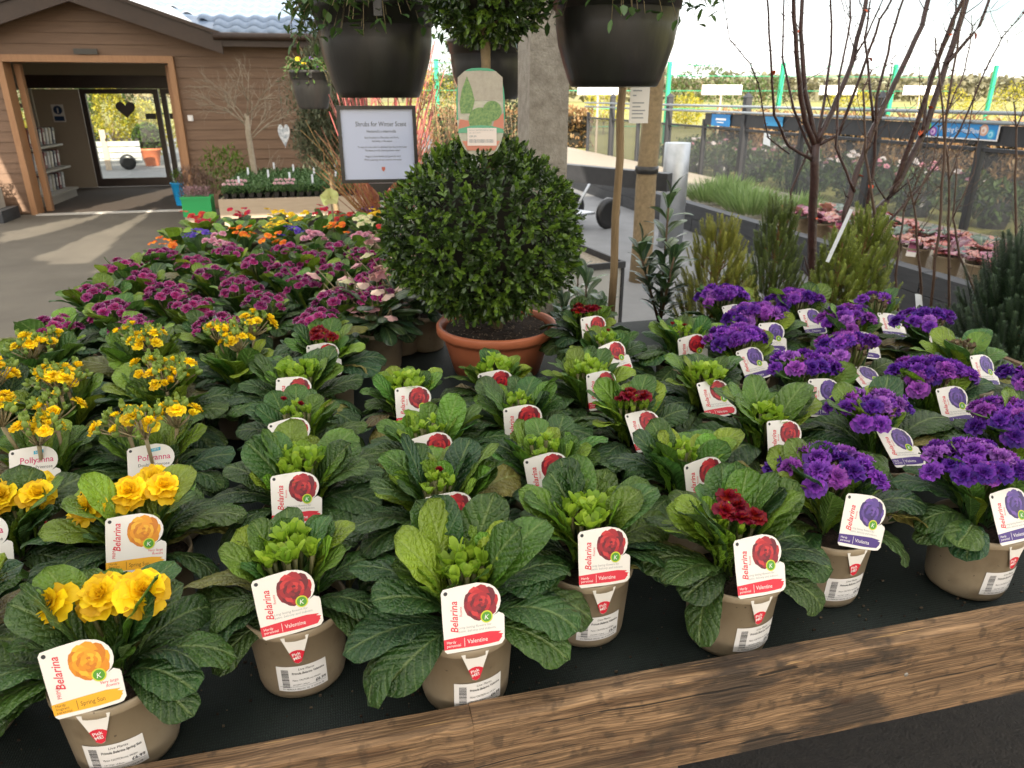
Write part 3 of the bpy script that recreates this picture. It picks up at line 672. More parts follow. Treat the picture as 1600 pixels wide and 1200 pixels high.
def flower_mesh(name, rings, seed, m, ruffle=.16, nx=5, ny=4, mats=None):
    """double flower of radius 1 facing +z"""
    rnd = random.Random(seed); mb = MB()
    for ri, (n, r0, ln, tilt, wd, h0) in enumerate(rings):
        off = rnd.random()*6
        for k in range(n):
            az = off+2*math.pi*k/n+rnd.uniform(-.15, .15); l = ln*rnd.uniform(.88, 1.1); tl = R(tilt+rnd.uniform(-9, 9)); w = wd*rnd.uniform(.9, 1.12)
            ph = rnd.random()*6; vs = []; uv = []; fs = []; ca, sa = math.cos(az), math.sin(az)
            for j in range(ny+1):
                t = j/ny
                for i in range(nx+1):
                    a = i/nx*2-1
                    hw = w*(.25+.75*math.sin(t*math.pi*.62))*.5
                    tt = t*(1-.14*abs(a)**3)+(-.05*t*math.exp(-(a/.25)**2))
                    rr = r0+l*tt*math.cos(tl)*(1-.08*tt); zz = h0+l*tt*math.sin(tl)-.22*l*tt*tt*(1 if tilt < 50 else .2)
                    zz += ruffle*l*t*t*math.sin(a*5.5+ph)*.6+.12*w*abs(a)**2
                    y = a*hw; vs.append((rr*ca-y*sa, rr*sa+y*ca, zz)); uv.append((i/nx, t))
            for j in range(ny):
                for i in range(nx): q = j*(nx+1)+i; fs.append((q, q+nx+1, q+nx+2, q+1))
            mb.add(vs, fs, 0, uv, True)
    return mb.mesh(name, m)
RING_BIG = [(7,.05,.98,8,.86,0), (7,.05,.82,24,.72,.06), (6,.05,.62,42,.6,.12), (6,.04,.44,58,.46,.16), (4,.02,.28,74,.34,.2)]
RING_MID = [(6,.05,.98,12,.95,0), (6,.05,.74,34,.74,.08), (5,.04,.5,54,.55,.14), (3,.02,.32,72,.4,.18)]
RING_CUP = [(5,.06,.75,48,.8,0), (5,.05,.7,62,.6,.05), (4,.03,.55,74,.45,.1)]
FL = {'big': [flower_mesh('double_flower', RING_BIG, s, M['petal']) for s in (1, 2, 3)],
      'mid': [flower_mesh('double_flower', RING_MID, s, M['petal'], .22) for s in (4, 5, 6)],
      'rose': [flower_mesh('double_flower', RING_BIG, s, M['petal'], .34) for s in (14, 15, 16)],
      'cup': [flower_mesh('half_open_flower', RING_CUP, s, M['petal'], .12) for s in (7, 8)],
      'laced': [flower_mesh('laced_flower', RING_MID, s, M['laced_petal'], .24) for s in (9, 10, 11)],
      'single': [flower_mesh('single_flower', [(5,.08,.92,6,.95,0), (5,.0,.22,20,.25,.02)], s, M['petal'], .1) for s in (12, 13)]}
LEAF = {'outer': [leaf_mesh('leaf', .138, .052, 54+5*i % 13, -18-12*(i % 4), 20+i, M['leaf'], petiole=.22, cup=.04, quilt=.016, wave=.06) for i in range(8)],
        'mid': [leaf_mesh('leaf', .128, .047, 78+3*(i % 3), 48-14*(i % 4), 40+i, M['leaf'], petiole=.2, cup=-.2, quilt=.016, wave=.05) for i in range(8)],
        'inner': [leaf_mesh('leaf', .09, .032, 84, 62-9*(i % 3), 60+i, M['leaf'], petiole=.18, cup=-.34, wave=.06, quilt=.012) for i in range(6)]}
TALL = [leaf_mesh('leaf', .17, .058, 78, 30-12*(i % 3), 70+i, M['leaf'], petiole=.3, cup=-.2) for i in range(5)]

def sepal(mb, p, az, tilt, L, W, m=0, bend=18):
    """one small pointed leaf of a bud"""
    ca, sa = math.cos(az), math.sin(az); vs = []; fs = []; x = z = 0.0; N = 4
    for j in range(N+1):
        t = j/N; e = R(tilt+bend*t); hw = W*.5*(.45+.55*math.sin(math.pi*(.1+.62*t)) if j < N else .42)
        for a in (-1, 0, 1):
            xx = x-(.25*hw*abs(a))*math.sin(e); zz = z+.35*hw*abs(a); y = a*hw
            vs.append((p[0]+xx*ca-y*sa, p[1]+xx*sa+y*ca, p[2]+zz))
        x += L/N*math.cos(e); z += L/N*math.sin(e)
    for j in range(N):
        for i in range(2): q = j*3+i; fs.append((q, q+3, q+4, q+1))
    mb.add(vs, fs, m, None, True)
def bud_cluster(seed, n, rad, size, m):
    rnd = random.Random(seed); mb = MB()
    for k in range(n):
        r = rad*math.sqrt((k+.5)/n); a = k*2.4+rnd.uniform(-.2, .2)
        h = .012*(1-(r/rad)**2)+rnd.uniform(-.006, .006); bx, by = r*math.cos(a), r*math.sin(a)
        mb.tube([(bx*.3,by*.3,-.055),(bx*.8,by*.8,-.02),(bx,by,h)], [.0016,.0018,.0028], 5, 1)
        for q in range(5):
            sepal(mb, (bx,by,h), a+q*1.257+rnd.uniform(-.2,.2), 60+rnd.uniform(-16,16), size*rnd.uniform(.6,1.1), size*.5, 0, bend=rnd.uniform(-30, 25))
    return mb.mesh('bud_cluster', [m, M['bud_stalk']])
BUDS = {'lime': [bud_cluster(s, 17, .029, .020, M['lime']) for s in (1, 2, 3, 4)],
        'small': [bud_cluster(s, 10, .022, .014, M['lime']) for s in (5, 6)],
        'brown': [bud_cluster(s, 14, .030, .014, M['brown_bud']) for s in (7, 8, 9)],
        'green': [bud_cluster(s, 12, .034, .013, M['green_bud']) for s in (10, 11)]}
def umbel(seed, h, spread, n):
    """polyanthus stalk with pedicels and egg-shaped green buds; returns mesh and the flower spots"""
    rnd = random.Random(seed); mb = MB(); lean = Vector((rnd.uniform(-.02,.02), rnd.uniform(-.02,.02), 0)); top = Vector((0,0,h))+lean; spots = []
    mb.tube([(0,0,0), lean*.4+Vector((0,0,h*.5)), top], [.0032,.0031,.0036], 8, 1)
    for k in range(n):
        a = k*2.4+rnd.random(); el = R(rnd.uniform(25, 80)); d = spread*rnd.uniform(.65, 1.1)
        e = top+Vector((math.cos(a)*math.cos(el)*d, math.sin(a)*math.cos(el)*d, math.sin(el)*d))
        mb.tube([top, top.lerp(e, .55)+Vector((0,0,-.002)), e], [.0013,.0012,.0014], 5, 1)
        dr = (e-top).normalized()
        if k % 3 == 0: spots.append((e, dr)); continue
        Mx = Matrix.Translation(e) @ dr.to_track_quat('Z', 'Y').to_matrix().to_4x4(); s = rnd.uniform(.7, 1.15)
        mb.lathe([(.0012*s,-.001),(.0046*s,.003*s),(.0054*s,.007*s),(.004*s,.012*s),(.001*s,.016*s)], 7, 0, Mx)
        for q in range(4): sepal(mb, e+dr*.004, a+q*1.57, 70, .014*s, .006*s, 0, 10)
    return mb.mesh('flower_stalk', [M['green_bud'], M['stalk']]), spots
UMB = [umbel(s, .10+.012*(s % 3), .046, 19) for s in range(5)]

# ---- pot, compost, tag and price sticker, shared by all the pots
PH, PR, PB = .125, .0735, .0625
def pot_r(z): return PB+(.0695-PB)*min(1, z/.112)
mb = MB(); mb.lathe([(.054,0),(.0605,.004),(PB,.012),(.0695,.112),(.0722,.1125),(PR,.1145),(PR,.1235),(.0725,.125),(.0700,.1245),(.0685,.118),(.066,.09)], 44, cap=False)
mb.add([(.056*math.cos(k*.1428), .056*math.sin(k*.1428), .001) for k in range(44)], [tuple(range(43,-1,-1))])
POT = mb.mesh('pot', M['pot'])
mb = MB(); mb.lathe([(.001,.112),(.04,.111),(.0683,.108)], 24, cap=False); SOIL = mb.mesh('compost', M['soil'])
def card_outline():
    p = [(-37,0),(-40,3),(-41.5,40),(-42,79),(-39,83.5),(-20,86),(6,88)]
    for k in range(9):
        a = R(80-k*17); p.append((12+25*math.cos(a), 62+24.5*math.sin(a)))
    p += [(33.5,46),(36,44.5),(39.5,43),(41,40),(40,9),(36,4),(30,2.5),(0,.6)]
    return [(x*.001, y*.001) for x, y in p]
CARD = MB(); CARD.poly(card_outline()[::-1], 0, 0, thick=.0005); CARD = CARD.mesh('tag', M['card'])
CARDB = MB(); CARDB.poly(card_outline()[::-1], 0, 0, thick=.0005); CARDB = CARDB.mesh('tag', M['card_back'])
mm = .001
def tag_print(kind):
    """everything printed on the card: (picture mesh, lettering mesh)"""
    col = {'red': 'red', 'violet': 'violet', 'yellow': 'yellow'}[kind]; P = MB(); Z = .0007
    printed_flower(P, 10*mm, 61*mm, 24*mm, Z, 0, 3)
    P = P.mesh('flower_picture', M['print_'+col])
    T = MB(); mats = [M['red_ink'], {'red': M['red_ink'], 'violet': M['purple_ink'], 'yellow': M['yellow_ink']}[kind], M['grey_ink'], M['brown_ink'] if kind == 'yellow' else M['white_ink'], M['green_ink'], M['lime_ink'], M['white_ink'], M['ink']]
    disc(T, -36*mm, 78*mm, 2.6*mm, Z, 7)
    write(T, 'Belarina', -21.5*mm, (26 if kind != 'yellow' else 34)*mm, 14*mm, 0, .28, math.pi/2, Z, fit=41*mm, bold=.012)
    if kind == 'yellow': write(T, 'PRIMA', -28*mm, 24*mm, 6.5*mm, 0, 0, math.pi/2, Z, fit=15*mm)
    else: write(T, 'Rosette', -15.5*mm, 46*mm, 5*mm, 0, .2, math.pi/2, Z, fit=13*mm)
    rnd = random.Random(5); b0 = [(-40.6*mm, 5*mm), (8*mm, 5*mm), (22*mm, 6*mm)]
    jag = [((30+rnd.uniform(-3,5)+k*.8)*mm, (7+k*1.9)*mm) for k in range(8)]
    for p in (b0+jag+[(20*mm, 22*mm), (-10*mm, 20.5*mm), (-41*mm, 18.5*mm)],): T.add([(x, y, Z) for x, y in p], [tuple(range(len(p)))], 1)
    if kind == 'yellow':
        for i, s in enumerate(('Hardy', 'fragrant', 'perennial')): write(T, s, -37*mm, (14.5-i*4.2)*mm, 4.6*mm, 3, 0, 0, Z*1.2)
        write(T, 'Very large', 36*mm, 30*mm, 5*mm, 0, .2, 0, Z, align='r'); write(T, 'flowers', 36*mm, 25*mm, 5*mm, 0, .2, 0, Z, align='r')
        nm = 'Spring Sun'
    else:
        for i, s in enumerate(('Hardy', 'perennial')): write(T, s, -37*mm, (12.5-i*4.6)*mm, 5*mm, 3, 0, 0, Z*1.2)
        write(T, 'Long lasting flowers for', -21*mm, 30*mm, 4.6*mm, 2, .2, 0, Z, fit=44*mm); write(T, 'patio, balcony and indoors.', -21*mm, 25.2*mm, 4.6*mm, 2, .2, 0, Z, fit=50*mm)
        nm = 'Valentine' if kind == 'red' else 'Violetta'
    T.add([(-14*mm,6.5*mm,Z*1.2),(-13.4*mm,6.5*mm,Z*1.2),(-13.4*mm,18*mm,Z*1.2),(-14*mm,18*mm,Z*1.2)], [(0,1,2,3)], 3)
    write(T, nm, -10*mm, 10*mm, 8*mm, 3, 0, 0, Z*1.2, fit=27*mm)
    disc(T, 17*mm, 42*mm, 8.2*mm, Z*1.6, 5, 22); disc(T, 17*mm, 42*mm, 6.6*mm, Z*1.8, 4, 22); write(T, 'K', 17*mm, 38.6*mm, 9*mm, 6, .2, 0, Z*2, align='c')
    return P, T.mesh('lettering', mats)
PRINTS = {k: tag_print(k) for k in ('red', 'violet', 'yellow')}
T = MB(); Z = .0007; disc(T, -36*mm, 78*mm, 2.6*mm, Z, 2)
write(T, 'Pollyanna', -24*mm, 58*mm, 15*mm, 0, 0, 0, Z, fit=54*mm, bold=.01); T.add([(-2*mm,73*mm,Z),(14*mm,75*mm,Z),(14*mm,81*mm,Z),(-2*mm,79*mm,Z)], [(0,1,2,3)], 1)
write(T, 'NEW', 1*mm, 74.8*mm, 5*mm, 3, 0, .12, Z*1.3); write(T, 'Double Primrose', -24*mm, 47*mm, 8*mm, 2, 0, 0, Z, fit=52*mm)
POLLY = T.mesh('lettering', [M['pink_ink'], M['cyan_ink'], M['ink'], M['white_ink']])
# spike below the rim with its red tip
SP = MB(); SP.poly([(-19*mm,-1*mm),(-6.5*mm,-38*mm),(-5*mm,-44*mm),(0,-47*mm),(5*mm,-44*mm),(6.5*mm,-38*mm),(18*mm,-1*mm)], 0, 0, thick=.0005); SPIKE = SP.mesh('tag_spike', M['card'])
T = MB(); T.add([(x*mm, y*mm, .0007) for x, y in ((-10.2,-27.5),(-8.3,-33),(-6.6,-38),(-5,-43.6),(0,-46.6),(5,-43.6),(6.6,-38),(8.3,-33),(10.2,-27.5),(5.5,-24.6),(0,-23.6),(-5.5,-24.6))], [tuple(range(12))], 0)
write(T, 'Pick', -.5*mm, -32.5*mm, 7*mm, 1, 0, .25, .0009, align='c', bold=.02); write(T, 'ME!', 0, -39*mm, 7*mm, 1, 0, .25, .0009, align='c', bold=.02)
PICK = T.mesh('lettering', [M['red_ink'], M['white_ink']])
def wrap(off):
    def f(x, y, z):
        r = pot_r(y)+off+z; a = x/r; return (r*math.sin(a), -r*math.cos(a), y)
    return f
ST = MB(); n = 16; w = wrap(.0008); vs = []
for i in range(n+1):
    x = (-35+70*i/n)*mm; vs += [w(x, .020, 0), w(x, .066, 0)]
ST.add(vs, [(2*i, 2*i+2, 2*i+3, 2*i+1) for i in range(n)], 0, None, True); STICK = ST.mesh('price_sticker', M['sticker'])
def sticker_print(name):
    T = MB(); w_ = wrap(.0013); w = lambda x, y, z: w_(x*1.13, .020+(y-.018)*1.15, z); rnd = random.Random(2); y = .0245
    while y < .053:
        h = rnd.choice((.0005,.0008,.0013)); T.add([w(-25*mm,y,0),w(-16*mm,y,0),w(-16*mm,y+h,0),w(-25*mm,y+h,0)], [(0,1,2,3)]); y += h+rnd.choice((.0006,.0008,.0011))
    write(T, 'Live Plants', 6*mm, .0515, 4.6*mm, 0, .15, 0, 0, warp=w, align='c')
    write(T, name, -12*mm, .045, 5*mm, 0, .1, 0, 0, fit=40*mm, warp=w, bold=.015)
    write(T, 'Please: CAUTION may allergen', -12*mm, .0345, 3.8*mm, 0, .1, 0, 0, fit=34*mm, warp=w)
    write(T, '£6.99', 29*mm, .0275, 6.2*mm, 0, 0, 0, 0, warp=w, align='r', bold=.02)
    write(T, '1412707 13.8cm', -12*mm, .0275, 3*mm, 0, 0, 0, 0, warp=w)
    for k in range(8):
        a = (-29+58*k/8)*mm; b = (-29+58*(k+1)/8)*mm; T.add([w(a,.0253,0),w(b,.0253,0),w(b,.0256,0),w(a,.0256,0)], [(0,1,2,3)])
    write(T, 'E 1 PRIMULA VEG/101  NL  A 1234-56 78', -25*mm, .0205, 3*mm, 0, 0, 0, 0, fit=50*mm, warp=w)
    return T.mesh('lettering', M['ink'])
STP = {'red': sticker_print('Primula Belarina Valentine'), 'violet': sticker_print('Primula Belarina Violetta'), 'yellow': sticker_print('Primula Belarina Spring Sun')}

G_OUT = [(.032,.086,.02), (.044,.104,.02), (.026,.078,.026), (.056,.118,.018), (.048,.11,.027)]
G_MID = [(.07,.165,.022), (.1,.205,.022), (.05,.135,.026), (.145,.255,.02), (.2,.31,.024)]
G_IN = [(.17,.35,.028), (.22,.4,.035), (.14,.3,.035), (.26,.43,.04)]
_vc = {}
def cuts_card(me, loc, rot, scale, card):
    """would this leaf or flower pass through the plant's own tag?"""
    if me.name not in _vc:
        a = np.empty(len(me.vertices)*3); me.vertices.foreach_get('co', a); _vc[me.name] = a.reshape(-1, 3)
    T = np.array(card @ Matrix.LocRotScale(Vector(loc), Euler(rot), Vector((scale,)*3)))
    p = _vc[me.name] @ T[:3,:3].T + T[:3,3]
    q = p[(np.abs(p[:,0]) < .046) & (p[:,1] > -.004) & (p[:,1] < .093)]
    return len(q) > 0 and q[:,2].max() > -.002
def primrose(name, label, u, w, seed, kind, group, tagk=None, rot=0, lean=18, roll=0, sticker=False, flowers=0, buds='lime', n_out=11, n_mid=10, n_in=6, size=1.0, back=False, lift=0.0):
    rnd = random.Random(seed)
    t = thing(name, label, 'potted plant', (u, w, TZ+.0015), rot, group); size *= rnd.uniform(.9, 1.12); mood = rnd.uniform(.86, 1.16)
    inst('pot', POT, t, (0,0,0), (0,0,rnd.random()*.2)); inst('compost', SOIL, t)
    card = None
    if tagk and not back:
        cz = .1255+(0 if sticker else .009)
        card = (Matrix.Translation((0, -.0716, cz)) @ Matrix.Rotation(R(90-lean), 4, 'X') @ Matrix.Rotation(R(roll), 4, 'Z')).inverted()
    def leaf(cls, az, r0, z, sc, col, tiltj=0, roll_=0):
        me = LEAF[cls][rnd.randrange(len(LEAF[cls]))] if cls != 'tall' else TALL[rnd.randrange(len(TALL))]
        k = rnd.uniform(.78, 1.2)*mood; col = tuple(c*k for c in col)
        if cls == 'outer' and rnd.random() < .06: col = rnd.choice([(.2,.2,.05), (.16,.13,.05), (.26,.24,.06)])
        for turn in (0, .3, -.3, .6, -.6, 1.0, -1.0):
            p = (r0*math.cos(az+turn), r0*math.sin(az+turn), z); e = (roll_, tiltj, az+turn)
            if card is None or not cuts_card(me, p, e, sc, card): return inst('leaf', me, t, p, e, sc, col)
    yel = kind in ('umbel', 'sun')
    for k in range(n_out):
        az = 2*math.pi*(k+rnd.uniform(-.3,.3))/n_out
        da = abs((az-1.5*math.pi+math.pi) % (2*math.pi)-math.pi)
        if tagk and not back and da < .95:
            if da < .45: continue
            az = 1.5*math.pi+math.copysign(.95, ((az-1.5*math.pi+math.pi) % (2*math.pi)-math.pi))
        leaf('outer', az, .014, .112, size*rnd.uniform(.84, 1.1), rnd.choice(G_OUT), rnd.uniform(-.12, .5)+.1*(da < 1.5), rnd.uniform(-.3,.3))
    for k in range(n_mid):
        az = 2*math.pi*(k+.5+rnd.uniform(-.3,.3))/n_mid
        da = abs((az-1.5*math.pi+math.pi) % (2*math.pi)-math.pi)
        sc_ = size*rnd.uniform(.8, 1.1); front = tagk and not back and da < 1.05; sc_ *= .6 if front else 1
        if front and da < .75: continue
        leaf('mid', az, .012, .116, sc_, rnd.choice(G_MID if rnd.random() < .75 else G_OUT), rnd.uniform(-.12, .2)-(.2 if front else 0), rnd.uniform(-.3,.3))
    for k in range(n_in):
        az = rnd.random()*6.283
        if tagk and not back and abs((az-1.5*math.pi+math.pi) % (2*math.pi)-math.pi) < .8: az += math.pi
        leaf('inner', az, rnd.uniform(.016,.034), .125, size*rnd.uniform(.7, 1.05), rnd.choice(G_IN if kind == 'valentine' else G_MID), rnd.uniform(-.1,.2), rnd.uniform(-.2,.2))
    def flw(cls, p, r, col, d=None):
        me = FL[cls][rnd.randrange(len(FL[cls]))]; k = rnd.uniform(.85, 1.15)
        q = (d or Vector((rnd.uniform(-.4,.4), rnd.uniform(-.4,.4), 1))).normalized().to_track_quat('Z', 'Y').to_euler()
        p = Vector(p)
        for hop in range(5):
            if card is None or not cuts_card(me, p, q, r, card): break
            p = p+Vector((0, .018, .003))
        else: return None
        return inst('flower', me, t, p, q, r, tuple(c*k for c in col))
    Zc = .112
    if kind == 'valentine':
        inst('bud_cluster', BUDS[buds][rnd.randrange(len(BUDS[buds]))], t, (rnd.uniform(-.006,.006), .012+rnd.uniform(-.006,.006), Zc+.078+lift), (0,0,rnd.random()*6), 1.4)
        for k in range(flowers):
            a = k*2.4+rnd.random(); r = .012+.024*math.sqrt(k/max(1, flowers)); flw('mid' if flowers > 3 else 'cup', (r*math.cos(a), r*math.sin(a)+.012, Zc+.108+rnd.uniform(-.004,.006)+lift), .020 if flowers > 3 else .013, (.23,.004,.016))
    elif kind == 'violet':
        inst('bud_cluster', BUDS['brown'][rnd.randrange(3)], t, (0,.02,Zc+.10), (0,0,rnd.random()*6), 1.15)
        for k in range(flowers):
            a = k*2.4+rnd.random()*.4; r = .086*math.sqrt((k+.6)/flowers)+rnd.uniform(-.006,.006); h = Zc+.128-.03*(r/.086)**2+rnd.uniform(-.006,.008)
            flw('rose', (r*math.cos(a), r*math.sin(a)+.022, h), rnd.uniform(.0205,.026), rnd.choice([(.16,.035,.36), (.24,.06,.48), (.1,.022,.3), (.3,.07,.42), (.2,.045,.4), (.34,.12,.5)]), Vector((r*11*math.cos(a), r*11*math.sin(a), 1)))
    elif kind == 'laced':
        inst('bud_cluster', BUDS['green'][rnd.randrange(2)], t, (0,0,Zc+.085), (0,0,rnd.random()*6), 1.2)
        for k in range(flowers):
            a = k*2.4+rnd.random()*.4; r = .066*math.sqrt((k+.5)/flowers); h = Zc+.125-.03*(r/.066)**2+rnd.uniform(-.006,.008)
            flw('laced', (r*math.cos(a), r*math.sin(a), h), rnd.uniform(.0165,.022), rnd.choice([(.36,.013,.17), (.28,.01,.15), (.44,.022,.21)]), Vector((r*11*math.cos(a), r*11*math.sin(a), 1)))
    elif kind == 'umbel':
        for s in range(3):
            me, spots = UMB[rnd.randrange(len(UMB))]; a = s*2.1+rnd.random(); bx, by = .03*math.cos(a), .03*math.sin(a); rz = rnd.random()*6.28
            inst('flower_stalk', me, t, (bx, by, Zc), (0,0,rz), 1.05)
            for e, d in spots:
                Rz = Matrix.Rotation(rz, 3, 'Z'); p = Rz @ (e*1.05); dd = Rz @ d
                flw('cup' if rnd.random() < .45 else 'mid', Vector((bx,by,Zc))+p+dd*.006, rnd.uniform(.013,.02), (.92,.66,.016), dd+Vector((0,0,.3)))
    elif kind == 'sun':
        inst('bud_cluster', BUDS['green'][rnd.randrange(2)], t, (0,.045,Zc+.07), (0,0,rnd.random()*6), 1.2)
        for k in range(9): leaf('inner', k*.7+rnd.random()*.3, .03+.008*(k % 3), Zc+.045, .6, (.07,.14,.04), .3)
        for k in range(flowers):
            a = (2.95, 1.7, .55, 1.1, 2.3)[k % 5]+rnd.uniform(-.15,.15); r = (.062, .03, .052, .066, .064)[k % 5]; Zf = Zc+.098+rnd.uniform(-.006,.01)
            flw('big', (r*math.cos(a), r*math.sin(a), Zf), rnd.uniform(.031,.037), (.9,.6,.01), Vector((math.cos(a)*.35, -.55, 1)))
    if tagk:
        if back:
            inst('tag', CARDB, t, (0, .035, .165), (R(80), R(8), rnd.uniform(1.2,1.9)), (.42,.8,1))
        else:
            cy = -.0716
            c = inst('tag', CARD, t, (0, cy, .1255+(0 if sticker else .009)), (R(90-lean), 0, 0)); c.rotation_euler = (Matrix.Rotation(R(90-lean), 3, 'X') @ Matrix.Rotation(R(roll), 3, 'Z')).to_euler()
            if tagk == 'polly': inst('lettering', POLLY, c)
            else: inst('flower_picture', PRINTS[tagk][0], c); inst('lettering', PRINTS[tagk][1], c)
            s = inst('tag_spike', SPIKE, t, (0, cy, .1215), (R(90), 0, 0)); inst('lettering', PICK, s)
    if sticker:
        s = inst('price_sticker', STICK, t, (0,0,0), (0,0,rnd.uniform(-.05,.12))); inst('lettering', STP[sticker], s)
    return t

ORD = ['first','second','third','fourth','fifth','sixth','seventh','eighth','ninth','tenth','eleventh','twelfth']
# ---- crimson primroses: (u, w, flowers, bud style, tag lean, tag roll, pot turn)
VAL = [[(-.105,.905,0,'lime',16,4,.03), (-.10,1.165,0,'lime',30,0,.05), (-.115,1.40,2,'small',35,0,.1), (-.12,1.63,0,'lime',30,0,.0), (-.06,1.86,5,'small',8,-4,.15)],
       [(.125,.818,0,'lime',20,-3,.05), (.125,1.045,1,'small',14,0,.05), (.14,1.265,0,'small',22,2,.0), (.12,1.51,0,'lime',28,0,.05)],
       [(.335,.905,0,'lime',18,-5,.06), (.335,1.135,0,'small',25,0,.0), (.34,1.355,0,'small',16,3,.0), (.335,1.565,0,'lime',12,0,-.05)],
       [(.548,.83,5,'small',24,-4,.08), (.575,1.06,0,'small',14,0,.02), (.565,1.28,6,'small',45,0,.1), (.54,1.50,0,'lime',18,-4,.1), (.66,1.70,1,'small',30,0,.1), (.68,1.93,6,'small',20,0,.0)],
       [(.80,1.165,0,'lime',28,-10,.1), (.79,1.40,0,'lime',40,0,.1), (.885,1.71,2,'small',8,2,.0)]]
for ci, col in enumerate(VAL):
    for ri, (u, w, fl, bd, ln, rl, rt) in enumerate(col):
        look = 'with dark crimson flowers' if fl > 3 else 'with lime buds'
        lab = 'potted crimson primrose %s, %s back from plank, %s red-tagged column' % (look, ORD[ri], ORD[ci])
        primrose('potted_primrose', lab, u, w, 100+ci*10+ri, 'valentine', 'red-tagged primroses', 'red', rt+(((ri*5+ci*3) % 5-2)*.07 if ri else 0), ln, rl+(((ri*3+ci*5) % 7-3)*2 if ri else 0), 'red' if ri == 0 and ci < 4 else False, fl, bd, n_out=21, n_mid=26, n_in=14, size=(1.2, 1.18, 1.14, 1.08, 1.02, 1.02)[ri])
# ---- violet primroses
VIO = [('nearest the plank beside the crimson ones', .765,.90,9,20,-12,.16), ('nearest the plank at the right edge of the bench', 1.025,.855,15,30,-6,.1),
       ('second back in the column nearest the crimson pots', 1.02,1.10,11,40,-12,.1), ('with tag in front, third back beside the crimson pots', 1.02,1.345,7,14,-4,.08),
       ('fourth back with a full dome of blooms', .99,1.585,15,24,-4,.1), ('fifth back with tag tilted beside it', 1.15,1.76,14,16,-8,.15), ('sixth back next to the dwarf conifers', 1.155,1.97,13,25,0,.2),
       ('at right edge, second back from the plank', 1.255,1.0,16,40,-10,.1), ('large domed, third back in the right-hand columns', 1.275,1.24,17,20,-6,.1), ('fourth back in the right-hand columns, tag laid back', 1.225,1.445,15,50,-8,.15),
       ('fifth back in the right-hand columns with upright tag', 1.37,1.66,13,35,-12,.2), ('sixth back below the conifers', 1.36,1.88,14,28,-10,.15),
       ('mostly leaf with few buds, at far right', 1.50,1.40,0,22,-12,.1), ('mostly leaf with few blooms, behind the right-hand tags', 1.57,1.80,3,35,-14,.2), ('at the right edge beyond the leafy one', 1.58,1.60,10,45,-10,.15),
       ('third back, at the very right edge of the picture', 1.50,1.16,12,18,-12,.1)]
for i, (d, u, w, fl, ln, rl, rt) in enumerate(VIO):
    primrose('potted_primrose', 'potted violet double primrose, '+d, u, w, 300+i, 'violet', 'violet-tagged primroses', 'violet', rt+((i*7) % 5-2)*.07, ln+(0 if i < 2 else 14), rl+((i*5) % 7-3)*2, 'violet' if i < 2 else False, int(fl*1.7), n_out=20, n_mid=19, n_in=6, size=1.14 if i < 2 else 1.16)
# ---- yellow primroses
YEL = [('large golden blooms and an orange striped tag, nearest the plank', 'sun', -.325,.822,3,'yellow',16,7,-.05,True), ('large golden blooms, second back with tilted tag', 'sun', -.345,1.085,4,'yellow',28,-6,.12,False),
       ('large golden blooms at the left edge, nearest the plank', 'sun', -.548,.90,4,None,0,0,0,False), ('golden blooms at the left edge, second back', 'sun', -.545,1.13,5,'polly',30,8,-.1,False),
       ('tall stalked buds and pink lettered tag', 'umbel', -.37,1.34,0,'polly',38,-2,.1,False), ('tall stalks, left edge, third back', 'umbel', -.565,1.375,0,'polly',30,0,0,False),
       ('tall stalks at the left edge, fourth back', 'umbel', -.735,1.62,0,None,0,0,0,False), ('tall stalks, directly behind the pink lettered tag', 'umbel', -.40,1.60,0,'back',0,0,0,False),
       ('tall stalks, last before the pink primroses at left', 'umbel', -.72,1.86,0,None,0,0,0,False), ('tall stalks, last before the pink primroses at the middle', 'umbel', -.48,1.83,0,None,0,0,0,False),
       ('tall stalks beside the crimson primroses, last row', 'umbel', -.27,1.80,0,None,0,0,0,False), ('tall stalks in the shaded left row, fifth back', 'umbel', -.60,1.60,0,None,0,0,0,False)]
for i, (d, kd, u, w, fl, tg, ln, rl, rt, stk) in enumerate(YEL):
    primrose('potted_primrose', 'potted yellow primrose with '+d, u, w, 400+i, kd, 'yellow primroses', tg, rt, ln, rl, 'yellow' if stk else False, fl, n_out=21, n_mid=20, n_in=5, size=1.17, back=tg == 'back')
# ---- pink laced primroses on the rear of the bench
rnd = random.Random(8)
for r in range(6):
    cols = [-.76, -.54, -.32, -.10, .10]
    for c, u in enumerate(cols):
        if r == 0 and c > 3: continue
        if r >= 1 and c == 4 and r > 4: continue
        uu = u+rnd.uniform(-.025,.025)+(.1 if r % 2 else 0)*(1 if c < 4 else .3); ww = 2.06+r*.205+rnd.uniform(-.02,.02)+.05*(c == 0 and r == 0)
        primrose('potted_primrose', 'magenta laced primrose in pot, %s row behind the yellow, %s from left' % (ORD[r], ORD[c]), uu, ww, 500+r*10+c, 'laced', 'magenta laced primroses', 'back' if (r+c) % 2 == 0 else None, 0, 0, 0, False, 10+(r*3+c*5) % 6, n_out=15, n_mid=15, n_in=3, size=1.1, back=True)

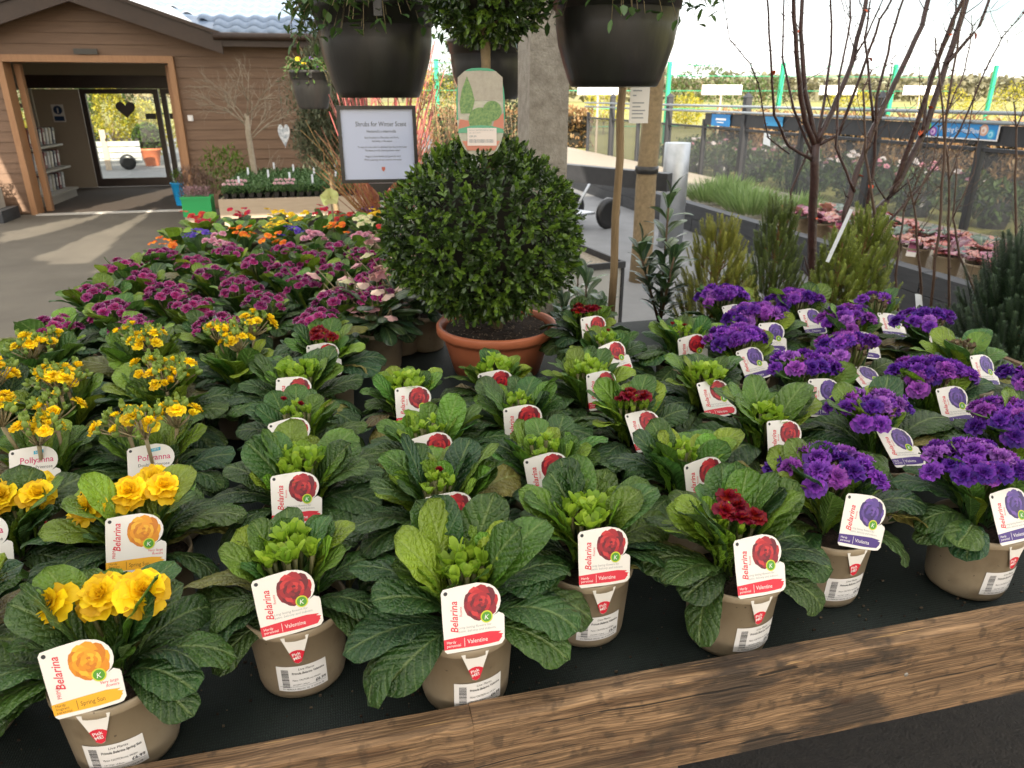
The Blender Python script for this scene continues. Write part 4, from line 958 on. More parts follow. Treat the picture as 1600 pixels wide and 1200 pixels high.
# ================================================================== OTHER PLANTS AND THINGS ON THE BENCH
def small_leaf(mb, p, d, up, L, W, m=0, fold=.25):
    """pointed oval leaf of six corners, folded along the midrib"""
    d = d.normalized(); s = d.cross(up)
    s = s.normalized() if s.length > 1e-5 else Vector((1,0,0)); nrm = s.cross(d)
    a = p+d*(L*.35)+s*(W*.5)+nrm*(W*fold); b = p+d*(L*.75)+s*(W*.38)+nrm*(W*fold*.8); c = p+d*L
    e = p+d*(L*.75)-s*(W*.38)+nrm*(W*fold*.8); f = p+d*(L*.35)-s*(W*.5)+nrm*(W*fold); g = p+d*(L*.5)
    mb.add([p, a, b, c, e, f, g], [(0,1,6),(1,2,6),(2,3,6),(3,4,6),(4,5,6),(5,0,6)], m, None, True)
def rvec(rnd):
    while True:
        v = Vector((rnd.uniform(-1,1), rnd.uniform(-1,1), rnd.uniform(-1,1)))
        if .05 < v.length < 1: return v.normalized()
def clipped_ball(rad, n, seed, L=.019, W=.0105, flat=.95):
    """clipped box: tufts of small leaves all over an uneven ball"""
    rnd = random.Random(seed); mb = MB()
    for k in range(n):
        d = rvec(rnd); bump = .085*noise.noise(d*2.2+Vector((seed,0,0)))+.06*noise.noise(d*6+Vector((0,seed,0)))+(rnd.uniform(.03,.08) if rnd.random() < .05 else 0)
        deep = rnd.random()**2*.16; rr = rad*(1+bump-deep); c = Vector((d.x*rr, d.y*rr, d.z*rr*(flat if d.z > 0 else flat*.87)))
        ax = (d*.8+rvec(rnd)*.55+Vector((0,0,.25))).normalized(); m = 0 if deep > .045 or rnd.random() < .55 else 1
        q = rnd.random()*6
        for t in range(7 if m == 0 else 8):
            side = ax.cross(rvec(rnd)).normalized()
            dd = (ax*(.25+.12*t)+side*(1.05-.11*t)).normalized()
            small_leaf(mb, c+ax*(t*.0045), dd, ax, L*rnd.uniform(.75,1.2), W*rnd.uniform(.8,1.15), m)
    return mb
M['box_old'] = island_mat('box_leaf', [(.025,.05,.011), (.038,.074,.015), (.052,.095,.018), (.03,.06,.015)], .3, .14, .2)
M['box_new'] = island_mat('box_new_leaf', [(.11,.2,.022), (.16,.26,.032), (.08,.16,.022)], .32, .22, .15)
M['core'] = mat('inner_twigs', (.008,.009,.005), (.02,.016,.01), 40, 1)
M['bark'] = mat('pale_bark', (.16,.115,.06), (.3,.22,.12), 30, .8, bump=.5, bscale=90)
topi = thing('box_topiary', 'two-tier clipped box topiary in a terracotta bowl', 'topiary', (.452,2.10,TZ))
mb = MB(); mb.lathe([(.118,0),(.125,.004),(.152,.105),(.154,.118),(.157,.12),(.166,.122),(.173,.128),(.174,.148),(.17,.154),(.162,.152),(.158,.14),(.155,.12)], 56, cap=False)
mb.add([(.12*math.cos(k*.1122), .12*math.sin(k*.1122), .002) for k in range(56)], [tuple(range(55,-1,-1))]); mb.obj('pot', M['terracotta'], topi).scale = (1.07,1.07,1)
mb = MB(); vs = [(0,0,.142)]; fs = []
for r in range(1, 9):
    for k in range(40):
        a = k*2*math.pi/40; rr = .157*r/8; vs.append((rr*math.cos(a), rr*math.sin(a), .138+.008*noise.noise(Vector((rr*40*math.cos(a), rr*40*math.sin(a), 1)))))
for k in range(40): fs.append((0, 1+k, 1+(k+1) % 40))
for r in range(7):
    for k in range(40): a = 1+r*40+k; b = 1+r*40+(k+1) % 40; fs.append((a, a+40, b+40, b))
mb.add(vs, fs, 0, None, True)
rnd = random.Random(3)
for k in range(150):
    a = rnd.random()*6.28; rr = .15*math.sqrt(rnd.random()); small_leaf(mb, Vector((rr*math.cos(a), rr*math.sin(a), .143)), Vector((rnd.uniform(-1,1), rnd.uniform(-1,1), .2)), Vector((0,0,1)), .009, .004, 1)
mb.obj('compost', [M['soil'], mat('bark_chip', (.2,.14,.09), (.3,.22,.15), 60, .9)], topi)
mb = MB(); mb.tube([(0,0,.13),(.004,.002,.3),(-.02,.0,.6),(-.025,.0,.74),(-.02,.02,.88),(-.02,.03,.98)], [.02,.019,.017,.013,.013,.016], 10)
for a in (-.9, .5, 1.9, 3.4): mb.tube([(-.02,.028,.93),(-.02+.05*math.cos(a),.03+.05*math.sin(a),1.0)], [.006,.004], 6)
mb.obj('trunk', M['bark'], topi)
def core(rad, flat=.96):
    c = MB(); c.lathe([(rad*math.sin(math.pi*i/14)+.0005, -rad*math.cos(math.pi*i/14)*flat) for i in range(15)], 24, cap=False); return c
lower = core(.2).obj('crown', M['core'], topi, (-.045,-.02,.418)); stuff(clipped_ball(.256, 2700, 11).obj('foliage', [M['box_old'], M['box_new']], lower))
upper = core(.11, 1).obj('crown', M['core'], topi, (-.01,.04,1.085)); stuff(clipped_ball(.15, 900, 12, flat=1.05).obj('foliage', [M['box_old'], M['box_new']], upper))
# picture label hanging on the trunk
lab = thing('picture_label', 'clear oval picture label hanging on the topiary trunk', 'label', (.39,1.99,1.56)); lab.rotation_euler = (R(-4), 0, R(-11))
def oval(k=1.0, n=36):
    pts = []
    for i in range(n):
        a = 2*math.pi*i/n; x = abs(math.cos(a))**.62*math.copysign(1, math.cos(a)); y = abs(math.sin(a))**(.62 if math.sin(a) > 0 else 1.0)*math.copysign(1, math.sin(a))
        pts.append((.0635*k*x, .108*k*y))
    return pts
up = lambda x, y, z: (x, -z, y)
m_lab, n_, l_, b_ = nodes('clear_label_film'); b_.inputs['Base Color'].default_value = (.42,.42,.34,1); b_.inputs['Roughness'].default_value = .15
tr_ = n_.new('ShaderNodeBsdfTransparent'); mx_ = n_.new('ShaderNodeMixShader'); mx_.inputs[0].default_value = .72; l_.new(tr_.outputs[0], mx_.inputs[1]); l_.new(b_.outputs[0], mx_.inputs[2]); l_.new(mx_.outputs[0], n_['Material Output'].inputs['Surface'])
mb = MB(); o = oval(); mb.add([(x, 0, y+.02) for x, y in o]+[(x, .0006, y+.02) for x, y in o], [tuple(range(36)), tuple(range(71,35,-1))]+[(i, 36+i, 36+(i+1) % 36, (i+1) % 36) for i in range(36)]); film = mb.obj('label_film', m_lab, lab)
mb = MB(); o2 = oval(.94); mb.add([(x, -.0006, y+.02) for x, y in o]+[(x, -.0006, y+.02) for x, y in o2], [(i, (i+1) % 36, 36+(i+1) % 36, 36+i) for i in range(8, 29) if False]+[(i, (i+1) % 36, 36+(i+1) % 36, 36+i) for i in list(range(0, 19))+[35]]); mb.obj('green_edge', mat('label_green', (.03,.28,.15), None, rough=.3), film)
M['lab_green'] = mat('printed_box_green', (.07,.17,.05), (.2,.32,.1), 160, .4, contrast=.15); M['lab_terra'] = mat('printed_terracotta', (.5,.17,.11), None, rough=.4); M['lab_grey'] = mat('printed_grey', (.3,.27,.22), (.42,.38,.31), 60, .4)
mb = MB(); mb.add([(-.058,-.0008,.05),(.058,-.0008,.05),(.058,-.0008,.105),(.04,-.0008,.12),(-.04,-.0008,.12),(-.058,-.0008,.105)], [tuple(range(6))], 2)
mb.add([(-.034+x, -.0012, y) for x, y in ((-.018,.018),(-.02,.045),(-.014,.075),(0,.108),(.012,.078),(.019,.05),(.01,.018))], [tuple(range(7))], 0)
def pdisc(x, y, r, z, m): mb.add([(x+r*math.cos(k*.3142), -z, y+r*math.sin(k*.3142)) for k in range(20)], [tuple(range(20))], m)
mb.add([(x, -.0011, y) for x, y in ((.03,-.018),(.06,-.022),(.06,.02),(.035,.0))], [(0,1,2,3)], 1); mb.add([(x, -.0011, y) for x, y in ((-.06,-.02),(-.03,-.02),(-.03,0),(-.055,.004))], [(0,1,2,3)], 1)
pdisc(.03, .024, .025, .0013, 0); pdisc(-.001, .002, .031, .0015, 0)
mb.add([(x, -.0017, y) for x, y in ((-.06,-.03),(.06,-.03),(.058,-.02),(.03,-.013),(0,-.011),(-.03,-.013),(-.058,-.02))], [tuple(range(7))], 3)
mb.add([(x, -.0016, y) for x, y in ((-.05,-.05),(.05,-.05),(.036,-.074),(-.036,-.074))], [(3,2,1,0)], 1)
mb.obj('box_picture', [M['lab_green'], M['lab_terra'], M['lab_grey'], mat('label_green2', (.06,.3,.17), None, rough=.3)], film)
mb = MB(); mb.box(-.036,.041,-.0024,-.002,-.062,-.018); stk = mb.obj('price_sticker', mat('pink_white_paper', (.72,.63,.58), None), film)
mb = MB(); x = -.031
while x < .034:
    h = rnd.choice((.0005,.001,.0016)); mb.add([(x,-.0027,-.055),(x+h,-.0027,-.055),(x+h,-.0027,-.046),(x,-.0027,-.046)], [(0,1,2,3)]); x += h+rnd.choice((.0007,.0011))
write(mb, '£89.99', -.031, -.041, .007, 0, 0, 0, .0027, warp=up, bold=.02); write(mb, 'BUXUS SEMPERVIRENS 2 BALL', -.031, -.025, .005, 0, 0, 0, .0027, fit=.066, warp=up); write(mb, '30L 100-110CM', -.031, -.0315, .0045, 0, 0, 0, .0027, warp=up)
mb.obj('lettering', M['grey_ink'], stk)

# sign on its stand
sign = thing('notice_stand', 'white Shrubs for Winter Scent notice in a black frame on a pole', 'sign', (.19,3.12,TZ)); sign.rotation_euler = (0, 0, R(-4))
z0, z1 = .47, .765; hx = .155
mb = MB(); mb.box(-.007,.007,-.007,.007,.0,.40); mb.obj('pole', M['steel'], sign)
mb = MB(); mb.box(-.011,.011,-.011,.011,.40,.44); mb.add([(-.014,-.012,.43),(.014,-.012,.43),(.05,-.012,.468),(-.05,-.012,.468),(-.014,.012,.43),(.014,.012,.43),(.05,.012,.468),(-.05,.012,.468)], [(0,1,2,3),(7,6,5,4),(4,5,1,0),(1,5,6,2),(3,2,6,7),(4,0,3,7)]); mb.obj('bracket', M['black_pot'], sign)
mb = MB(); f = .014; mb.box(-hx,hx,-.008,.01,z0,z0+f); mb.box(-hx,hx,-.008,.01,z1-f,z1); mb.box(-hx,-hx+f,-.008,.01,z0+f,z1-f); mb.box(hx-f,hx,-.008,.01,z0+f,z1-f); mb.obj('frame', M['black_pot'], sign)
mb = MB(); mb.box(-hx+f,hx-f,-.002,.002,z0+f,z1-f); sheet = mb.obj('notice_sheet', mat('laminated_paper', (.56,.62,.8), None, rough=.12), sign)
mb = MB(); zz = .0026
for s, x, y, h, ft in (('Shrubs for Winter Scent', .015,.688,.026,.20), ('Hamamelis x intermedia', .015,.664,.016,.115), ('Early flowering from December until March,', .015,.642,.0105,.135), ('depending on the season', .015,.629,.0105,.08), ('To enjoy the scent, plant in a sheltered spot close to the house', .015,.606,.0105,.195), ('The leaves provide stunning autumn colour', .015,.593,.0105,.14), ('Happy in most fertile soil, good for acid', .015,.57,.0105,.14), ('When planting, be sure not to overwater', .015,.557,.0105,.15)):
    write(mb, s, x, y, h, 0, 0, 0, zz, fit=ft, align='c', warp=up)
mb.obj('lettering', mat('dark_grey_ink', (.1,.11,.13), None), sheet)
mb = MB(); mb.add([(x, -.0027, y) for x, y in ((.007,.532),(.021,.532),(.021,.522),(.014,.513),(.007,.522))], [(4,3,2,1,0)]); mb.obj('crest', mat('crest_red', (.55,.15,.1), None), sheet)
mb = MB(); write(mb, 'garden centre', .015, .503, .007, 0, 0, 0, zz, align='c', warp=up)
# small plant label behind the ball
pl = thing('picture_label', 'small green-edged picture tag leaning behind the box ball', 'label', (.215,2.36,1.28)); pl.rotation_euler = (0, 0, R(-6))
mb = MB(); mb.poly([(-.045,-.07),(.06,-.07),(.06,.058),(.052,.062),(-.04,.062),(-.045,.057)][::-1], 0, 0, Matrix.Rotation(R(90), 4, 'X'), .0008); cd_ = mb.obj('card', M['card'], pl)
mb = MB(); mb.add([(x, -.0012, y) for x, y in ((-.042,.022),(.058,.022),(.058,.056),(-.042,.056))], [(0,1,2,3)], 0); mb.add([(x, -.0012, y) for x, y in ((-.044,-.066),(-.026,-.066),(-.026,.019),(-.044,.019))], [(0,1,2,3)], 1); mb.add([(x, -.0012, y) for x, y in ((-.024,-.02),(.0,-.02),(.0,.019),(-.024,.019))], [(0,1,2,3)], 2); mb.add([(x, -.0012, y) for x, y in ((.002,-.02),(.03,-.02),(.03,.019),(.002,.019))], [(0,1,2,3)], 3)
mb.obj('printed_pictures', [M['lab_green'], mat('teal_print', (.02,.35,.2), None), mat('mauve_print', (.35,.2,.3), (.2,.2,.35), 70, .5), mat('rose_print', (.5,.1,.12), None)], cd_)

# ---- hanging pots
M['trail'] = island_mat('trailing_leaf', [(.05,.11,.025), (.08,.16,.03), (.035,.085,.025), (.1,.17,.05)], .4, .25)
def hang_prof(k): return [(.122*k,0),(.128*k,.003),(.136*k,.02),(.15*k,.06),(.166*k,.11),(.174*k,.16),(.176*k,.2),(.178*k,.203),(.181*k,.204),(.1835*k,.243),(.192*k,.245),(.193*k,.265),(.187*k,.268),(.178*k,.26),(.17*k,.2)]
def hanging_pot(label, loc, k, seed, leafy=110, flowers=None):
    t = thing('hanging_pot', label, 'hanging pot', loc, 0, 'black hanging pots'); rnd = random.Random(seed)
    mb = MB(); mb.lathe(hang_prof(k), 48, cap=False); mb.add([(.122*k*math.cos(i*.1309), .122*k*math.sin(i*.1309), .0) for i in range(48)], [tuple(range(47,-1,-1))]); p = mb.obj('pot', M['black_pot'], t)
    mb = MB()
    for a in (0.5, 2.6, 4.7): mb.box(.178*k, .2*k, -.012, .012, .215, .266, 0, Matrix.Rotation(a, 4, 'Z'))
    mb.obj('clip', M['black_pot'], p)
    mb = MB(); mb.lathe([(.001,.235),(.175*k,.235)], 24, cap=False); mb.obj('compost', M['soil'], t)
    mb = MB()
    for a in (0.5, 2.6, 4.7): mb.tube([(.19*k*math.cos(a), .19*k*math.sin(a), .26), (.02*math.cos(a), .02*math.sin(a), 3.0-loc[2])], .0025, 5)
    mb.tube([(0,0,2.99-loc[2]), (0,0,3.2-loc[2])], .004, 5); mb.obj('hanger', M['black_pot'], t)
    mb = MB()
    for i in range(leafy):
        a = rnd.random()*6.283; r0 = .15*k*math.sqrt(rnd.random()); pts = []; d = Vector((math.cos(a), math.sin(a), 0)); reach = rnd.uniform(.03,.11)*k; drop = rnd.uniform(-.06,.05) if rnd.random() < .6 else rnd.uniform(.0,.13)
        p0 = d*r0+Vector((0,0,.24)); p1 = p0+d*reach*.5+Vector((0,0,.09)); p2 = p0+d*(reach+.05*k)+Vector((0,0,.06-drop*1.1))
        mb.tube([p0, p1, p2], [.0016,.0014,.0008], 4, 1)
        for q in range(8):
            tt = (q+1)/8; b = p0.lerp(p1, min(1, tt*2)) if tt < .5 else p1.lerp(p2, (tt-.5)*2)
            small_leaf(mb, b, (rvec(rnd)+d*.5+Vector((0,0,-.15))).normalized(), Vector((0,0,1)), rnd.uniform(.024,.044), rnd.uniform(.013,.021), 0)
    stuff(mb.obj('foliage', [M['trail'], M['stalk']], t))
    if flowers:
        for i in range(9):
            a = rnd.random()*6.283; r = rnd.uniform(.06,.2)*k; inst('flower', FL['single'][i % 2], t, (r*math.cos(a), r*math.sin(a), .31+rnd.uniform(-.06,.06)), (rnd.uniform(.4,1.2), 0, rnd.uniform(-.6,.6)), .02, flowers[i % len(flowers)])
    return t
hanging_pot('large black hanging pot over the notice, trailing leaves at its rim', (.165,2.50,1.615), .98, 1, 420)
hanging_pot('large black hanging pot to the right of the concrete post', (.83,2.19,1.645), 1.0, 2, 380)
hanging_pot('black hanging pot half hidden behind the topiary and the post', (.78,3.75,1.605), 1.05, 3, 60)
hanging_pot('small black hanging pot of yellow pansies before the shop wall', (-.095,6.05,1.53), .82, 4, 90, [(.85,.5,.01), (.85,.55,.02), (.2,.06,.4)])

# ---- standard plant's stake with its tag, and the tied trunk by the dark beam
M['stake'] = mat('worn_stake', (.2,.13,.065), (.3,.21,.11), 8, .75, stretch=(6,6,1), bump=.5, bscale=30)
stake = thing('stake', 'slim brown stake standing behind the violet primroses', 'stake', (.965,2.46,TZ))
mb = MB(); mb.tube([(0,0,-.0),(.004,0,.2),(-.002,.0,.4),(.004,.0,.6),(-.004,0,.74),(.002,0,.86),(.0,0,1.1)], [.0145,.014,.0138,.0135,.0135,.013,.0125], 12); mb.obj('pole', M['stake'], stake)
tg = thing('plant_tag', 'white printed care tag tied near the top of the slim stake', 'tag', (1.02,2.44,1.535)); tg.rotation_euler = (0,0,R(-8))
mb = MB(); mb.box(-.033,.033,0,.0008,0,.115); c_ = mb.obj('card', M['card'], tg)
mb = MB()
for i, (w_, y_) in enumerate(((.03,.1),(.012,.085),(.04,.062),(.028,.05),(.045,.038),(.038,.028),(.04,.015))): mb.box(-.024,-.024+w_,-.0006,-.0003,y_,y_+.004)
mb.obj('printed_lines', M['grey_ink'], c_)
M['beam'] = mat('black_beam', (.02,.021,.024), (.04,.041,.045), 8, .5, bump=.2)
beam = thing('tie_beam', 'black box beam at waist height behind the stake', 'beam', (2.7,7.0,0))
mb = MB(); A, B = Vector((-1.0,.8,.86)), Vector((.32,-.6,.80)); dv = (B-A).normalized(); sd = Vector((dv.y,-dv.x,0)).normalized()*.06
mb.add([A-sd, A+sd, B+sd, B-sd]+[p+Vector((0,0,.16)) for p in (A-sd, A+sd, B+sd, B-sd)], [(3,2,1,0),(4,5,6,7),(0,1,5,4),(1,2,6,5),(2,3,7,6),(3,0,4,7)]); mb.obj('beam', M['beam'], beam)
mb = MB(); mb.box(-.05,.05,-.05,.05,0,.86, 0, Matrix.Translation(A)@Matrix.Translation((0,0,-.86))); mb.obj('leg', M['beam'], beam)
tr = thing('standard_tree', 'thick mottled bare trunk tied to the black beam', 'tree', (2.72,6.25,0))
mb = MB(); mb.tube([(0,0,0),(.01,0,.4),(.0,.0,.9),(.015,0,1.3),(.02,0,1.7),(.03,0,2.6)], [.1,.095,.09,.085,.08,.07], 12); mb.obj('trunk', M['bark'], tr)
mb = MB(); mb.lathe([(.098,.98),(.104,.985),(.104,1.04),(.098,1.045)], 20, cap=False); mb.obj('rubber_tie', M['black_pot'], tr)
bol = thing('steel_column', 'shiny galvanised steel column beside the black beam', 'column', (3.72,7.75,0))
mb = MB(); mb.lathe([(.14,0),(.14,1.14),(.136,1.145),(.12,1.145)], 32); mb.obj('tube', M['steel'], bol)
# trolley behind
trol = thing('hand_trolley', 'flat steel trolley with a black wheel near the post', 'trolley', (2.9,9.2,0)); trol.rotation_euler = (0,0,R(25))
mb = MB(); mb.box(-.75,.25,-.3,.3,.2,.23); mb.obj('deck', M['steel'], trol)
mb = MB()
for s in (-.26, .26): mb.tube([(-.1,s,.22),(.2,s,.62),(.5,s,.62)], .02, 8)
mb.tube([(.35,-.26,.62),(.35,.26,.62)], .02, 8); mb.obj('handle', M['steel'], trol)
for s in (-.34, .34):
    mb = MB(); mb.lathe([(.12,-.035),(.185,-.04),(.2,-.02),(.2,.02),(.185,.04),(.12,.035)], 24, 0, Matrix.Translation((.45,s,.2))@Matrix.Rotation(R(90),4,'X')); wh = mb.obj('wheel', M['black_pot'], trol)
    mb = MB(); mb.lathe([(.11,-.03),(.119,0),(.11,.03)], 20, 0, Matrix.Translation((.45,s,.2))@Matrix.Rotation(R(90),4,'X')); mb.obj('rim', M['steel'], wh)
mb = MB(); mb.box(.0,.03,-.03,.03,0,.2); mb.box(-.7,-.67,-.03,.03,0,.2); mb.obj('leg', M['steel'], trol)
# low sloping gravel tray with black frame
tray = thing('framed_tray', 'black framed tray of gravel beyond the concrete post', 'tray', (1.45,4.3,0)); tray.rotation_euler = (0,0,R(8))
mb = MB(); mb.box(-.45,.3,-.02,.0,0,.62,0); mb.obj('side_panel', mat('pale_board', (.5,.5,.48), None, rough=.6), tray)
mb = MB(); mb.box(-.47,-.452,-.03,.9,0,.64); mb.box(.302,.32,-.03,.9,0,.64); mb.box(-.47,.32,-.04,-.021,.60,.64); mb.obj('frame', M['fence_black'], tray)
mb = MB(); mb.box(-.45,.3,.001,.9,.5,.6); mb.obj('gravel_fill', M['gravel'], tray)

# ---- mixed primroses on the rear bench (leaf tuft as one part, blooms one by one)
def tuft(seed, tall):
    rnd = random.Random(seed); out = []
    for k in range(13):
        az = k*2.4+rnd.random()*.5; cls = TALL if tall and k % 3 else LEAF['mid'] if k % 2 else LEAF['outer']
        out.append((cls[rnd.randrange(len(cls))], az, rnd.uniform(.8, 1.1), rnd.uniform(-.1,.2)))
    return out
mixcol = {'crimson': (.5,.01,.05), 'red': (.55,.02,.02), 'yellow': (.85,.55,.01), 'orange': (.85,.2,.01), 'blue violet': (.1,.05,.4), 'pale pink': (.7,.35,.45), 'cream': (.75,.7,.4)}
rows = [('orange', 'pale pink', 'orange', 'pale pink', 'pale pink'), ('blue violet', 'orange', 'blue violet', 'orange', 'red'), (None, None, 'yellow', None, 'cream'), ('crimson', None, 'yellow', 'red', 'yellow'), ('red', 'crimson', 'yellow', 'crimson', 'blue violet')]
rnd = random.Random(77)
for r, cols in enumerate(rows):
    for c, name in enumerate(cols):
        u = -.72+c*.215+rnd.uniform(-.03,.03)+(.08 if r % 2 else 0); w = 3.27+r*.20+rnd.uniform(-.02,.02)
        t = thing('potted_primrose', '%s primrose on rear bench, %s row behind the magenta, %s from left' % (name or 'unopened upright-leaved', ORD[r], ORD[c]), 'potted plant', (u, w, TZ+.0015), 0, 'mixed primroses on the rear bench')
        inst('pot', POT, t); inst('compost', SOIL, t)
        for me, az, k, tl in tuft(900+r*9+c, 2 <= r <= 3):
            col = rnd.choice(G_MID+G_IN[:2] if 2 <= r <= 3 else G_OUT+G_MID); inst('leaf', me, t, (.012*math.cos(az), .012*math.sin(az), .112), (0, tl, az), k, col)
        if name:
            for i in range(rnd.randint(6, 9)):
                a = i*2.4; rr = .06*math.sqrt((i+.4)/8); inst('flower', FL['single' if name != 'pale pink' else 'mid'][i % 2], t, (rr*math.cos(a), rr*math.sin(a), .235+rnd.uniform(-.02,.02)), (rnd.uniform(-.4,.7), rnd.uniform(-.4,.4), 0), rnd.uniform(.017,.022), mixcol[name])
# ---- hellebores: dark leathery leaves and nodding pale pink cups
HL = [leaf_mesh('leaf', .15, .042, 40-10*i, -25-10*i, 800+i, M['smooth_leaf'], petiole=.12, cup=.1, wave=.03) for i in range(3)]
HCUP = flower_mesh('hellebore_flower', [(5,.02,1.0,38,.95,0)], 21, M['petal'], .05)
for i, (u, w, lb) in enumerate(((.10,2.20,'right beside the terracotta bowl'), (.17,2.34,'tucked low behind the terracotta bowl'), (.26,2.36,'directly behind the terracotta bowl'), (.02,2.36,'between magenta primroses and the bowl'), (.16,2.52,'behind the bowl, left of the box ball'), (.21,2.88,'in front of the notice pole'), (.34,3.45,'behind the notice pole on the rear bench'), (.42,3.85,'among the orange twigs on the rear bench'), (.24,3.25,'left of the notice pole beside pink primroses'))):
    t = thing('hellebore', 'pale pink nodding hellebore '+lb, 'potted plant', (u, w, TZ+.0015), 0, 'pale hellebores'); rnd = random.Random(60+i)
    inst('pot', POT, t); inst('compost', SOIL, t)
    for k in range(30): az = k*2.4; inst('leaf', HL[k % 3], t, (0,0,.115+.05*rnd.random()), (0, rnd.uniform(-.5,.1), az), rnd.uniform(.8,1.15), rnd.choice([(.03,.065,.025), (.045,.085,.03), (.02,.05,.025)]))
    for k in range(11):
        a = k*2.1+rnd.random(); r = rnd.uniform(.02,.12); h = .21+rnd.uniform(-.05,.09); p = Vector((r*math.cos(a), r*math.sin(a), h))
        mb = MB(); mb.tube([(0,0,.12), (p.x*.5,p.y*.5,h*.85), p+Vector((0,0,.02)), p], .0018, 5); mb.obj('stem', M['stalk'], t)
        inst('flower', HCUP, t, p, (math.pi+rnd.uniform(-1.1,.4), rnd.uniform(-.5,.5), 0), rnd.uniform(.026,.034), rnd.choice([(.7,.42,.4), (.75,.55,.45), (.6,.55,.32), (.72,.38,.42)]))
t = thing('hellebore', 'tall pale green hellebore bloom above the mixed primroses', 'potted plant', (-.02,3.7,TZ+.0015)); inst('pot', POT, t); inst('compost', SOIL, t)
mb = MB(); mb.tube([(0,0,.1),(.005,0,.25),(.0,-.01,.36)], .004, 6); mb.obj('stem', M['stalk'], t); inst('flower', HCUP, t, (0,-.01,.34), (R(70),0,0), .055, (.6,.62,.25))
for k in range(12): inst('leaf', HL[k % 3], t, (0,0,.12), (0, rnd.uniform(-.3,.1), k*2.4), .9, (.035,.075,.03))

# ---- twiggy shrubs behind the notice
def twigs(name, label, loc, n, h, spread, cols, seed, r=.0035, side=3, droop=.0):
    rnd = random.Random(seed); t = thing(name, label, 'shrub', loc); ms = [mat('twig_bark', c, tuple(x*.6 for x in c), 30, .55) for c in cols]; mb = MB()
    for i in range(n):
        a = rnd.random()*6.283; d = spread*math.sqrt(rnd.random()); H = h*rnd.uniform(.6, 1.05); pts = []
        for j in range(7):
            q = j/6; pts.append(Vector((math.cos(a)*(d*q**1.3+.03)+.02*noise.noise(Vector((i,j*.7,0))), math.sin(a)*(d*q**1.3+.03)+.02*noise.noise(Vector((i,j*.7,4))), H*q-droop*d*q**3)))
        m = rnd.randrange(len(ms)); mb.tube(pts, [r*(1.2-.85*j/6) for j in range(7)], 5, m)
        for k in range(side):
            j = rnd.randint(2, 5); b = rnd.random()*6.283; L = H*rnd.uniform(.12,.32); e = pts[j]+Vector((math.cos(b)*L*.55, math.sin(b)*L*.55, L*.8)); mb.tube([pts[j], pts[j].lerp(e,.5)+Vector((0,0,-.01)), e], [r*.55,r*.45,r*.25], 4, m)
    stuff(mb.obj('stems', ms, t)); return t
twigs('twig_shrub', 'shrub of orange and yellow bare twigs left of the notice', (.30,4.05,TZ+.0), 110, .62, .42, [(.42,.16,.06), (.45,.26,.08), (.36,.12,.06)], 3, .0034, 3)
twigs('twig_shrub', 'shrub of orange bare twigs under the notice', (.42,3.7,TZ-.0), 80, .6, .24, [(.45,.15,.06), (.4,.2,.1)], 4, .0036, 2)
twigs('dogwood', 'dogwood with dark pink bare stems above the notice', (.35,5.3,.25), 75, 1.75, .42, [(.4,.09,.08), (.45,.14,.12)], 5, .008, 1)
twigs('twig_shrub', 'tall yellow-leaved twiggy shrub right of the notice', (.75,4.6,.05), 26, 1.75, .4, [(.36,.2,.09), (.3,.16,.1)], 6, .004, 4)
# ---- dwarf conifers
def conifer(label, loc, h, r, shoots, seed, cols, name='dwarf_conifer', nl=.014):
    rnd = random.Random(seed); t = thing(name, label, 'conifer', loc); m = island_mat('conifer_needle', cols, .55, .15)
    mb = MB(); mb.tube([(0,0,0),(0,0,h*.85)], [.012,.004], 7); 
    fb = MB()
    for i in range(shoots):
        q = (i+.5)/shoots; z0 = h*(q**1.15)*.80; rr = r*(1-(z0/h))**.75*rnd.uniform(.45,1.0)+.004; a = i*2.4+rnd.random()
        L = h*rnd.uniform(.10,.19)*(1.15-.3*q); out = rr*.3; b = Vector((math.cos(a)*rr, math.sin(a)*rr, z0)); e = b+Vector((math.cos(a)*out, math.sin(a)*out, L))
        if i % 6 == 0: mb.tube([(0,0,max(.0,z0-.06)), b], [.0025,.0015], 4)
        n = int(L/.0011); dv = (e-b).normalized(); sx = dv.orthogonal().normalized(); sy = dv.cross(sx)
        for k in range(n):
            tt = k/n; an = k*2.4; c = b+dv*(L*tt); sd = sx*math.cos(an)+sy*math.sin(an); ln = nl*(1.05-.55*tt)*rnd.uniform(.8,1.15); tip = c+sd*ln*.9+dv*ln*.6; ws = dv.cross(sd)*.0019
            fb.add([c-ws, c+ws, tip+ws*.4, tip-ws*.4], [(0,1,2,3)])
    mb.obj('branches', mat('conifer_wood', (.22,.11,.04), (.3,.17,.06), 40, .8), t); stuff(fb.obj('foliage', m, t)); return t
CG = [(.15,.21,.028), (.22,.28,.036), (.28,.32,.045), (.18,.24,.032)]
conifer('dwarf conifer with orange-tipped spire, nearest the stake', (1.325,2.36,TZ), .455, .15, 330, 1, [(.18,.22,.03), (.32,.31,.045), (.24,.27,.035)])
conifer('darker dwarf conifer, second from the stake', (1.61,2.44,TZ), .50, .12, 300, 2, [(.08,.13,.026), (.13,.18,.034), (.17,.22,.04)])
conifer('tall-spired dwarf conifer, rightmost of the group', (1.905,2.33,TZ), .47, .14, 360, 3, CG)
conifer('squat dwarf conifer tucked beside the rightmost spire', (1.76,2.27,TZ), .40, .115, 260, 4, CG)
conifer('low conifer between the first and second spires', (1.45,2.42,TZ), .25, .10, 170, 5, CG)
conifer('dark green yew filling the right edge of the picture', (2.40,2.02,.35), .9, .38, 1500, 6, [(.018,.045,.02), (.03,.065,.027), (.055,.1,.035)], 'yew_bush', .02)
